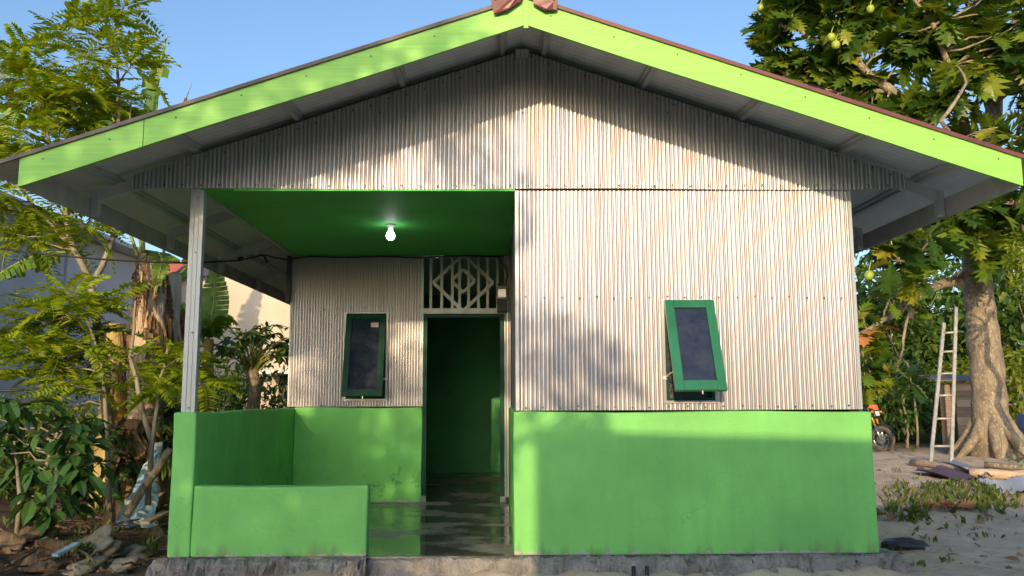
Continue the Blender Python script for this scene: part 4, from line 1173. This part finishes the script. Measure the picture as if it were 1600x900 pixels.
# a wood far behind, one mass
r_ = random.Random(5); mb = MB()
ells = [(Vector((x + r_.uniform(-3, 3), 62 + r_.uniform(-6, 6), r_.uniform(2, 6))), (6, 4, r_.uniform(7, 10))) for x in range(-60, 90, 7)]
leaf_cloud(mb, ells, 7500, 1.6, r_, T_QUAD, .5)
tag(mb.build('far_wood', M['wood_leaf']), 'far off dark green wood behind the trees', 'wood', kind='stuff')
mb = MB()
ells = [(Vector((x, -27 + r_.uniform(-3, 3), (1.4 if -13 < x < 2 else 2.2) + r_.uniform(-.4, .4))), (3, 2.5, (2.0 if -13 < x < 2 else 3.2))) for x in [-40, -35, -30, -26, -22, -18, -12, -8, -4, 0, 6, 10, 14, 19, 24, 30, 36]]
leaf_cloud(mb, ells, 4200, .8, r_, T_QUAD, .4)
tag(mb.build('added_lane_wood', M['wood_leaf']), 'unseen dark green wood added across the lane to block low sky glow', 'wood', kind='stuff')  # added out of view to hide horizon glow and darken the metal's reflections

# ------------------------------------------------------------------ ladder, shed, barrel
M['plank'] = mottled('weathered_plank', (.40, .29, .19), (.58, .45, .32), 3, .85, 0, 18, .5, .01, (.6, 4, 9))
M['plank_dark'] = mottled('dark_weathered_plank', (.22, .15, .10), (.36, .26, .19), 3, .85, 0, 18, .5, .01, (.6, 4, 9))
lb = at(1453, 727, 9.3); lb2 = at(1486, 727, 9.3); lt = at(1475, 505, 10.6); lt2 = at(1494, 480, 10.6)
for p in (lb, lb2): p.z = -.2
lad = thing('ladder', 'aluminium ladder leaning against the breadfruit tree in the yard', 'ladder', lb)
for a, b_ in ((lb, lt), (lb2, lt2)):
    MB().bar(a - lb, b_ - lb, .062, .032, (0, 1, 0)).build('rail', M['ladder'], lad)
for y in (697, 657, 622, 588, 553, 522):
    f = (727 - y) / (727 - 505)
    a, b_ = lb.lerp(lt, f), lb2.lerp(lt2, f * 222 / 247)
    MB().tube([a - lb, b_ - lb], .022, 8).build('rung', M['ladder'], lad)
s0, s1 = at(1484, 712, 13.2), at(1572, 712, 13.2); h_ = at(1500, 597, 13.2).z
shed = thing('plank_shed', 'low shed of weathered horizontal planks behind the breadfruit trunk', 'shed', (s0.x, 13.2, -.2))
r_ = random.Random(3); W_ = s1.x - s0.x; H_ = h_ + .2
for dark in (0, 1):
    mb = MB(); z = 0; k = 0
    while z < H_ - .02:
        hh = min([.21, .17, .24, .19, .22, .18, .2, .23][k % 8], H_ - z)
        if (k in (1, 4, 6)) == bool(dark): mb.box(.22 + (.01 * (k % 3)), W_, -.01 * (k % 2), .03 - .01 * (k % 2), z + .006, z + hh)
        z += hh; k += 1
    mb.build('plank_wall', M['plank_dark' if dark else 'plank'], shed)
MB().box(.0, .16, .02, .05, 0, H_ - .1).build('side_board', M['plank_dark'], shed)
MB().box(.17, .215, -.03, .04, 0, H_).build('corner_post', M['dark_bark'], shed)
mb = MB(); mb.box(.03, W_, .06, .32, 0, H_ - .02); mb.build('shed_body', M['plank_dark'], shed)
MB().hexa([(-.35, -.25, H_ + .02), (W_ + .1, -.25, H_ + .01), (W_ + .1, .5, H_ + .15), (-.35, .5, H_ + .15), (-.35, -.25, H_ + .05), (W_ + .1, -.25, H_ + .04), (W_ + .1, .5, H_ + .18), (-.35, .5, H_ + .18)]).build('shed_roof', M['edge'], shed)
M['blue'] = mottled('dark_blue_drum', (.012, .035, .10), (.02, .055, .14), 5, .4)
p = at(1613, 700, 12.6)
tag(MB().lathe([(0, 0), (.27, 0), (.29, .03), (.29, .28), (.305, .30), (.29, .32), (.29, .58), (.305, .60), (.29, .62), (.28, .86), (.26, .88), (0, .88)], n=24).build('barrel', M['blue'], None, (p.x, 12.6, -.2)), 'dark blue drum at the right edge behind the breadfruit trunk', 'barrel')

# ------------------------------------------------------------------ motorcycle, half hidden by the house corner
M['orange'] = mottled('orange_bodywork', (.70, .16, .03), (.80, .22, .05), 5, .35)
M['gold'] = mottled('gold_fork_tube', (.60, .33, .06), (.68, .40, .10), 5, .35, .4)
M['chrome'] = mottled('dull_chrome', (.5, .5, .5), (.62, .62, .62), 5, .25, .9)
M['tyre'] = mottled('dusty_tyre', (.05, .045, .04), (.16, .13, .10), 8, .85)
wc = at(1378, 684, 13.3)
moto = thing('motorcycle', 'black motorcycle with orange cowl parked half hidden behind the house corner', 'motorcycle', (wc.x, wc.y, -.2))
hd = Vector((.62, -.78, 0)).normalized(); rt = Vector((-hd.y, hd.x, 0)) * -1      # heading and its right side
RW = .31
def LP(f, s, z): return hd * f + rt * s + Vector((0, 0, z))
def wheel(f):
    mb = MB(); vs, fs = [], []; n1, n2 = 36, 10
    for i in range(n1):
        a = 2 * math.pi * i / n1
        for k in range(n2):
            b_ = 2 * math.pi * k / n2; rr = RW - .06 + .06 * math.cos(b_)
            vs.append(LP(f + rr * math.cos(a), .055 * math.sin(b_), RW + rr * math.sin(a)))
    fs = [(i * n2 + k, ((i + 1) % n1) * n2 + k, ((i + 1) % n1) * n2 + (k + 1) % n2, i * n2 + (k + 1) % n2) for i in range(n1) for k in range(n2)]
    mb.add(vs, fs, 0, True); w_ = mb.build('wheel', M['tyre'], moto)
    mb = MB(); rim = [LP(f + (RW - .11) * math.cos(2 * math.pi * i / 24), 0, RW + (RW - .11) * math.sin(2 * math.pi * i / 24)) for i in range(25)]
    mb.tube(rim, .018, 6); mb.build('rim', M['chrome'], w_)
    mb = MB()
    for i in range(18):
        a = 2 * math.pi * i / 18; s = .03 if i % 2 else -.03
        mb.tube([LP(f, s, RW), LP(f + (RW - .11) * math.cos(a + .25 * (1 if i % 4 < 2 else -1)), 0, RW + (RW - .11) * math.sin(a + .25 * (1 if i % 4 < 2 else -1)))], .004, 4)
    mb.tube([LP(f, -.06, RW), LP(f, .06, RW)], .04, 10); mb.tube([LP(f, .035, RW), LP(f, .042, RW)], .11, 18); mb.build('spokes', M['chrome'], w_)
wheel(0); wheel(-1.28)
for s in (-.09, .09):
    mb = MB(); mb.tube([LP(.02, s, RW - .02), LP(-.10, s, RW + .30)], .03, 8); mb.build('fork_leg', M['chrome'], moto)
    mb = MB(); mb.tube([LP(-.09, s, RW + .28), LP(-.25, s, RW + .72)], .024, 8); mb.build('fork_tube', M['gold'], moto)
mb = MB(); vs = []
for i in range(11):
    a = R(25) + R(120) * i / 10
    for s, dz in ((-.065, -.02), (0, .01), (.065, -.02)): vs.append(LP((RW + .045 + dz) * math.cos(a), s, RW + (RW + .045 + dz) * math.sin(a)))
mb.add(vs, [(i * 3 + k, i * 3 + k + 1, i * 3 + k + 4, i * 3 + k + 3) for i in range(10) for k in (0, 1)], 0, True); mb.build('front_mudguard', M['plastic_dark'], moto)
mb = MB(); mb.hexa([LP(-.06, -.10, RW + .48), LP(-.06, .10, RW + .48), LP(-.22, .12, RW + .45), LP(-.22, -.12, RW + .45), LP(-.10, -.11, RW + .70), LP(-.10, .11, RW + .70), LP(-.24, .12, RW + .72), LP(-.24, -.12, RW + .72)])
cw = mb.build('cowl', M['plastic_dark'], moto, bevel=.03)
MB().hexa([LP(-.045, -.075, RW + .53), LP(-.045, .075, RW + .53), LP(-.08, .075, RW + .53), LP(-.08, -.075, RW + .53), LP(-.072, -.085, RW + .64), LP(-.072, .085, RW + .64), LP(-.10, .085, RW + .64), LP(-.10, -.085, RW + .64)]).build('headlight', M['white'], cw, bevel=.015)
MB().hexa([LP(-.07, -.10, RW + .66), LP(-.07, .10, RW + .66), LP(-.24, .10, RW + .70), LP(-.24, -.10, RW + .70), LP(-.11, -.09, RW + .79), LP(-.11, .09, RW + .79), LP(-.24, .09, RW + .80), LP(-.24, -.09, RW + .80)]).build('screen_cowl', M['orange'], cw, bevel=.02)
for s in (-.2, .2):
    mb = MB(); mb.lump(LP(-.10, s, RW + .62), (.045, .035, .03), random.Random(2), 0, .02, 2); mb.tube([LP(-.12, s * .5, RW + .62), LP(-.11, s * .9, RW + .62)], .012, 6); mb.build('indicator', M['orange'], moto)
    mb = MB(); mb.tube([LP(-.28, s * 1.5, RW + .80), LP(-.24, s * 1.7, RW + .93), LP(-.20, s * 1.75, RW + .97)], .007, 6)
    mb.lump(LP(-.20, s * 1.8, RW + 1.0), (.10, .03, .065), random.Random(3), 0, .03, 2, .66); mb.build('mirror', M['plastic_dark'], moto)
mb = MB(); mb.tube([LP(-.36, -.36, RW + .78), LP(-.30, -.2, RW + .80), LP(-.27, 0, RW + .74), LP(-.30, .2, RW + .80), LP(-.36, .36, RW + .78)], .015, 8); mb.build('handlebar', M['black'], moto)
mb = MB(); mb.lump(LP(-.50, 0, RW + .58), (.17, .30, .15), random.Random(5), 0, .04, 3, .9); mb.build('fuel_tank', M['plastic_dark'], moto)
mb = MB(); mb.bar(LP(-.62, 0, RW + .52), LP(-1.45, 0, RW + .58), .24, .10); mb.build('seat', M['black'], moto, bevel=.03)
mb = MB(); mb.bar(LP(-.35, 0, RW + .08), LP(-.85, 0, RW + .05), .26, .34); mb.tube([LP(-.35, .0, RW + .1), LP(-.22, 0, RW + .3)], .08, 10); mb.build('engine', M['plastic_dark'], moto, bevel=.03)
mb = MB(); mb.tube([LP(-.26, 0, RW + .70), LP(-.34, 0, RW + .35), LP(-.42, 0, RW + .0), LP(-.85, 0, RW - .06), LP(-1.28, 0, RW)], .03, 8); mb.build('frame', M['black'], moto)

# ------------------------------------------------------------------ things lying in the yard
def lie(px, py):
    p = at(px, py, 5); d = p - CAM_POS; z = -.185
    for _ in range(4):
        q = CAM_POS + d * ((z - CAM_POS.z) / d.z); z = gz(q.x, q.y)
    return q
def sheet_on(name, label, cat, cs, mat, h=.03, seed=1):
    P = [lie(*c) for c in cs]; base = sum(P, Vector()) / 4; r_ = random.Random(seed); mb = MB(); vs = []; n = 14
    for i in range(n + 1):
        for j in range(5):
            p = P[0].lerp(P[1], i / n).lerp(P[3].lerp(P[2], i / n), j / 4) - base
            vs.append((p.x, p.y, p.z + h + .014 * math.cos(i * math.pi) + .03 * math.sin(i * .6 + j)))
    fs = [(i * 5 + j, i * 5 + 5 + j, i * 5 + 6 + j, i * 5 + 1 + j) for i in range(n) for j in range(4)]
    k = len(vs); vs += [(p[0], p[1], p[2] - .006) for p in vs]
    fs += [tuple(q + k for q in f[::-1]) for f in fs]
    mb.add(vs, fs, 0, True)
    return tag(mb.build(name, mat, None, base), label, cat)
sheet_on('metal_sheet', 'dark red corrugated sheet lying on the sand below the ladder', 'metal sheet', [(1428, 741), (1470, 735), (1545, 752), (1500, 757)], M['roof'], .06, 1)
sheet_on('metal_sheet', 'pale grey metal sheet lying flat at the right edge of the yard', 'metal sheet', [(1520, 757), (1600, 750), (1660, 772), (1560, 776)], M['soffit'], .05, 2)
sheet_on('metal_sheet', 'narrow grey metal strip lying between red sheet and logs', 'metal sheet', [(1470, 731), (1492, 730), (1555, 751), (1535, 753)], M['stud'], .10, 3)
def log(name, a, b_, r0, lab, mat, cat='log', z=.0, r1=None):
    p, q = lie(*a), lie(*b_); p.z += r0 + z; q.z += r0 + z; r_ = random.Random(int(a[0])); base = p.copy()
    return tag(MB().tube(wiggle(Vector(), q - p, r_, 6, .01), taper(r0, r1 or r0 * .8, 7), 9, 0, True, .08, r_).build(name, mat, None, base), lab, cat)
log('log', (1515, 748), (1650, 752), .085, 'thick pale log lying in front of the breadfruit roots', M['plank'])
log('log', (1540, 732), (1650, 742), .06, 'thin dark log lying just below the breadfruit roots', M['bark'])
log('log', (1425, 728), (1520, 742), .06, 'pale weathered log lying at the foot of the ladder', M['plank'])
r_ = random.Random(8)
p = lie(1412, 858); mb = MB(); mb.lump((0, 0, .03), (.20, .11, .065), r_, 0, .18, 4, .02); mb.lump((.13, -.03, .015), (.10, .06, .04), r_, 0, .2, 3, .1)
tag(mb.build('plastic_bag', M['plastic_dark'], None, p), 'crumpled black plastic bag on the sand beside the right house corner', 'plastic bag')
for x, y, lab in ((1490, 797, 'heap of brown dry leaves lying among the weeds in the yard'), (1205 + 200, 812, 'small scatter of brown dry leaves near the right house corner')):
    mb = MB(); p = lie(x, y)
    for k in range(26 if x > 1450 else 8): place(mb, T_BREAD[k % 6], Vector((r_.gauss(0, .16), r_.gauss(0, .10), r_.uniform(.02, .07))), Vector((r_.uniform(-1, 1), r_.uniform(-1, 1), r_.uniform(-.1, .3))), r_.uniform(.12, .24), r_.uniform(-1, 1))
    tag(mb.build('leaf_heap', M['dry'], None, p), lab, 'dry leaves')
# small upright black stubs in front of the right foundation
for i, (x, lab) in enumerate(((990, 'left one of two short black pipe stubs before the foundation'), (1011, 'right one of two short black pipe stubs before the foundation'))):
    p = at(x, 893, -.24)
    tag(MB().lathe([(.0, -.16), (.014, -.16), (.014, .035), (.011, .035), (.011, .0), (0, 0)], n=10).build('pipe_stub', M['black'], None, p), lab, 'pipe')
# weeds: one mass
r_ = random.Random(55); mb = MB()
def tuft(p, h, n):
    for _ in range(n):
        d = Vector((r_.gauss(0, .45), r_.gauss(0, .45), 1)); s = h * r_.uniform(.4, 1.1)
        if r_.random() < .45: place(mb, T_QUAD[2], p + Vector((r_.gauss(0, .03), r_.gauss(0, .03), 0)), d, s, r_.uniform(-2, 2))
        else:
            for k in range(6): place(mb, T_QUAD[0], p + d * s * k * .16, Vector((r_.gauss(0, 1), r_.gauss(0, 1), .4)), s * .17, r_.uniform(-1, 1))
for (x, y, sx, sy, n, h) in ((1500, 775, 60, 16, 130, .16), (1420, 800, 40, 16, 55, .15), (1560, 790, 45, 14, 70, .14), (1395, 780, 25, 25, 40, .12), (1470, 815, 80, 10, 25, .09), (1440, 760, 60, 10, 35, .10), (1590, 720, 20, 6, 12, .15), (1540, 830, 60, 20, 12, .07), (1385, 860, 20, 15, 10, .07), (1440, 880, 60, 10, 12, .06), (1420, 700, 30, 5, 20, .12), (1340 + 90, 845, 30, 10, 10, .08)):
    for _ in range(int(n * .55)):
        qx, qy = r_.gauss(x, sx * .6), r_.gauss(y, sy * .6)
        if qx < 1378 or qy < 690: continue
        tuft(lie(qx, qy), h, r_.randint(4, 9))
tag(mb.build('weeds', M['grass']), 'low straggling green weeds growing on the sand', 'weeds', kind='stuff')
mb = MB()
for _ in range(430):
    x, y = r_.uniform(2.9, 9), r_.uniform(-.3, 9)
    if r_.random() < .3: x, y = r_.uniform(-2.6, 3.3), r_.uniform(-1.0, -.25)
    k = r_.uniform(.008, .03) * (1.5 if r_.random() < .1 else 1); mb.lump((x, y, gz(x, y) + k * .3), (k * 1.3, k, k * .7), r_, 0, .2, 1)
tag(mb.build('pebbles', M['mortar']), 'small stones and clods scattered over the sand', 'stones', kind='stuff')
mb = MB()
for _ in range(420):
    if r_.random() < .55: x, y = r_.uniform(-4.6, -2.45), r_.uniform(-.8, 4.5)
    else: x, y = r_.uniform(2.9, 10), r_.uniform(.0, 11)
    place(mb, r_.choice(T_SIMPLE), (x, y, gz(x, y) + r_.uniform(.005, .03)), Vector((r_.uniform(-1, 1), r_.uniform(-1, 1), r_.uniform(-.1, .2))), r_.uniform(.04, .13), r_.uniform(-.7, .7))
tag(mb.build('leaf_litter', M['dry']), 'scattered dry brown leaf litter', 'leaf litter', kind='stuff')

# ------------------------------------------------------------------ rubble beside the porch, left
M['husk'] = mottled('brown_fibrous_husk', (.10, .065, .04), (.30, .21, .13), 9, .95, 0, 40, 1, .04, (3, 1, 1))
M['stone'] = mottled('mossy_stone', (.13, .12, .09), (.30, .27, .21), 6, .9, 0, 20, .7, .03, c3=(.10, .13, .05))
for x, y, rr, mat, nm, lab in (
        (150, 862, (.24, .15, .14), 'stone', 'stone', 'big mossy rounded stone topmost in the rubble beside the porch'),
        (105, 866, (.26, .14, .10), 'husk', 'root_clod', 'long brown fibrous root clod left of the mossy stone'),
        (55, 850, (.18, .16, .13), 'husk', 'root_clod', 'dark rounded root clod at the left below the broad leaved shrub'),
        (215, 872, (.18, .15, .09), 'stone', 'stone', 'flat grey stone nearest the porch corner'),
        (130, 893, (.20, .12, .08), 'stone', 'stone', 'pale stone at the bottom edge below the mossy stone'),
        (190, 893, (.15, .12, .08), 'stone', 'stone', 'small brown stone at the bottom edge near the foundation'),
        (60, 892, (.22, .13, .09), 'husk', 'root_clod', 'brown root clod at the bottom left corner'),
        (15, 862, (.16, .14, .12), 'husk', 'root_clod', 'dark root clod at the left frame edge'),
        (238, 842, (.14, .12, .08), 'husk', 'root_clod', 'small brown root clod against the porch pillar base')):
    p = lie(x, y); rg = random.Random(x); mb = MB(); rr = tuple(q * .72 for q in rr); mb.lump((0, 0, rr[2] * .4), rr, rg, 0, .34, 4)
    tag(mb.build(nm, M[mat], None, p), lab, nm.replace('_', ' '))
mb = MB(); rg = random.Random(71)
for _ in range(260):
    x, y = rg.uniform(-4.5, -2.45), rg.uniform(-.7, 3.2); z = gz(x, y) + rg.uniform(.0, .09); a = rg.uniform(0, 6.28); L_ = rg.uniform(.06, .3)
    d = Vector((math.cos(a), math.sin(a), rg.uniform(-.25, .25))) * L_; r0 = rg.uniform(.004, .014)
    mb.tube([Vector((x, y, z)), Vector((x, y, z)) + d * .5 + rdir(rg) * .02, Vector((x, y, z)) + d], [r0, r0 * .9, r0 * .6], 5)
tag(mb.build('twigs', M['husk']), 'broken twigs and fibres strewn over the rubble', 'twigs', kind='stuff')
# fibrous stump
p = lie(198, 815); rg = random.Random(6)
t = thing('stump', 'dark fibrous rotting stump standing between shrub and porch', 'stump', p)
mb = MB(); pts = [Vector((.0, 0, -.1)), Vector((.01, 0, .15)), Vector((0, .02, .4)), Vector((-.02, .03, .7)), Vector((.02, .02, .98)), Vector((.03, .02, 1.05))]
mb.tube(pts, [.24, .20, .19, .18, .15, .06], 16, 0, True, .16, rg); mb.build('trunk', M['dark_bark'], t)
mb = MB()
for k in range(46):
    a = rg.uniform(0, 6.28); z = rg.uniform(.3, 1.1); d = Vector((math.cos(a), math.sin(a), 0))
    place(mb, T_QUAD[2], d * .16 + Vector((0, 0, z)), d * .5 + Vector((0, 0, -1)), rg.uniform(.2, .45), rg.uniform(-.4, .4))
mb.build('hanging_fibre', M['dry'], t)
mb = MB()
for (dx, dz) in ((.03, .55), (-.05, .35), (.12, .62), (.02, .85), (-.1, .95)):
    for k in range(7): place(mb, T_FROND[k % 4], Vector((dx, -.2, dz)), Vector((math.cos(k * .9) * 1, -.4, math.sin(k * .9) * .5)), rg.uniform(.16, .28))
mb.build('leaf_shoot', M['shrub_leaf'], t)
# poles, boards, blue sheet
a, b_ = at(196, 806, 1.7), at(266, 702, 2.0); 
tag(MB().tube(wiggle(Vector(), b_ - a, rg, 5, .012), taper(.04, .034, 6), 8, 0, True, .06, rg).build('pole', M['bark'], None, a), 'grey wooden pole leaning diagonally behind the porch corner', 'pole')
a, b_ = at(95, 672, 2.6), at(150, 664, 3.2)
tag(MB().tube(wiggle(Vector(), b_ - a, rg, 4, .01), .035, 8, 0, True, .05, rg).build('pole', M['bark'], None, a), 'short grey bamboo pole lying level behind the broad leaved shrub', 'pole')
M['blue_sheet'] = mottled('faded_blue_tarp', (.10, .28, .42), (.50, .58, .60), 6, .5, 0, 12, .5, .03)
mb = MB(); vs = []; n = 14
for i in range(n + 1):
    c = at(247, 690, 2.5).lerp(at(212, 822, 2.1), i / n); w_ = .05 + .16 * (i / n) ** 1.5
    for j in range(7): vs.append(c + Vector(((j - 3) / 3 * w_ + rg.uniform(-.012, .012), rg.uniform(-.05, .05) + .05 * math.sin(j * 2 + i), rg.uniform(-.02, .02))))
mb.add(vs, [(i * 7 + j, i * 7 + j + 1, i * 7 + j + 8, i * 7 + j + 7) for i in range(n) for j in range(6)], 0, True)
tag(mb.build('tarp', M['blue_sheet']), 'crumpled blue and white plastic tarp hanging behind the leaning pole', 'tarp')
p, q = lie(84, 897), lie(118, 884); p.z += .13; q.z += .16
tag(MB().bar(Vector(), q - p, .05, .02).build('metal_strip', M['blue_sheet'], None, p), 'short bluish metal strip on the rubble at the bottom left', 'metal strip')
for (a, b_, lab) in (((222, 812), (262, 780), 'grey split board propped on the rubble by the porch pillar'), ((225, 838), (258, 826), 'short flat board lying against the porch base')):
    p, q = lie(*a), lie(*b_); p.z += .12; q.z += .16
    tag(MB().bar(Vector(), q - p, .09, .025).build('board', M['plank'], None, p), lab, 'board')
mb = MB()
for (x, y, sx, sy, n, h) in ((215, 800, 35, 14, 40, .14), (150, 850, 25, 12, 16, .12), (235, 860, 15, 12, 14, .10), (125, 880, 20, 10, 12, .12), (180, 800, 30, 10, 20, .16), (40, 820, 40, 15, 20, .14)):
    for _ in range(n): tuft(lie(r_.gauss(x, sx * .6), r_.gauss(y, sy * .6)) + Vector((0, 0, .04)), h, r_.randint(4, 8))
tag(mb.build('grass_tufts', M['grass']), 'short grass and seedlings growing through the rubble', 'grass', kind='stuff')
wp = [at(-60, 612, 3.0), at(20, 609, 3.0), at(92, 606, 3.2)]
tag(MB().tube([wp[0], wp[1] - Vector((0, 0, .01)), wp[2]], .012, 6).build('fence_wire', M['black']), 'dark fence wire crossing behind the broad leaved shrub', 'wire')
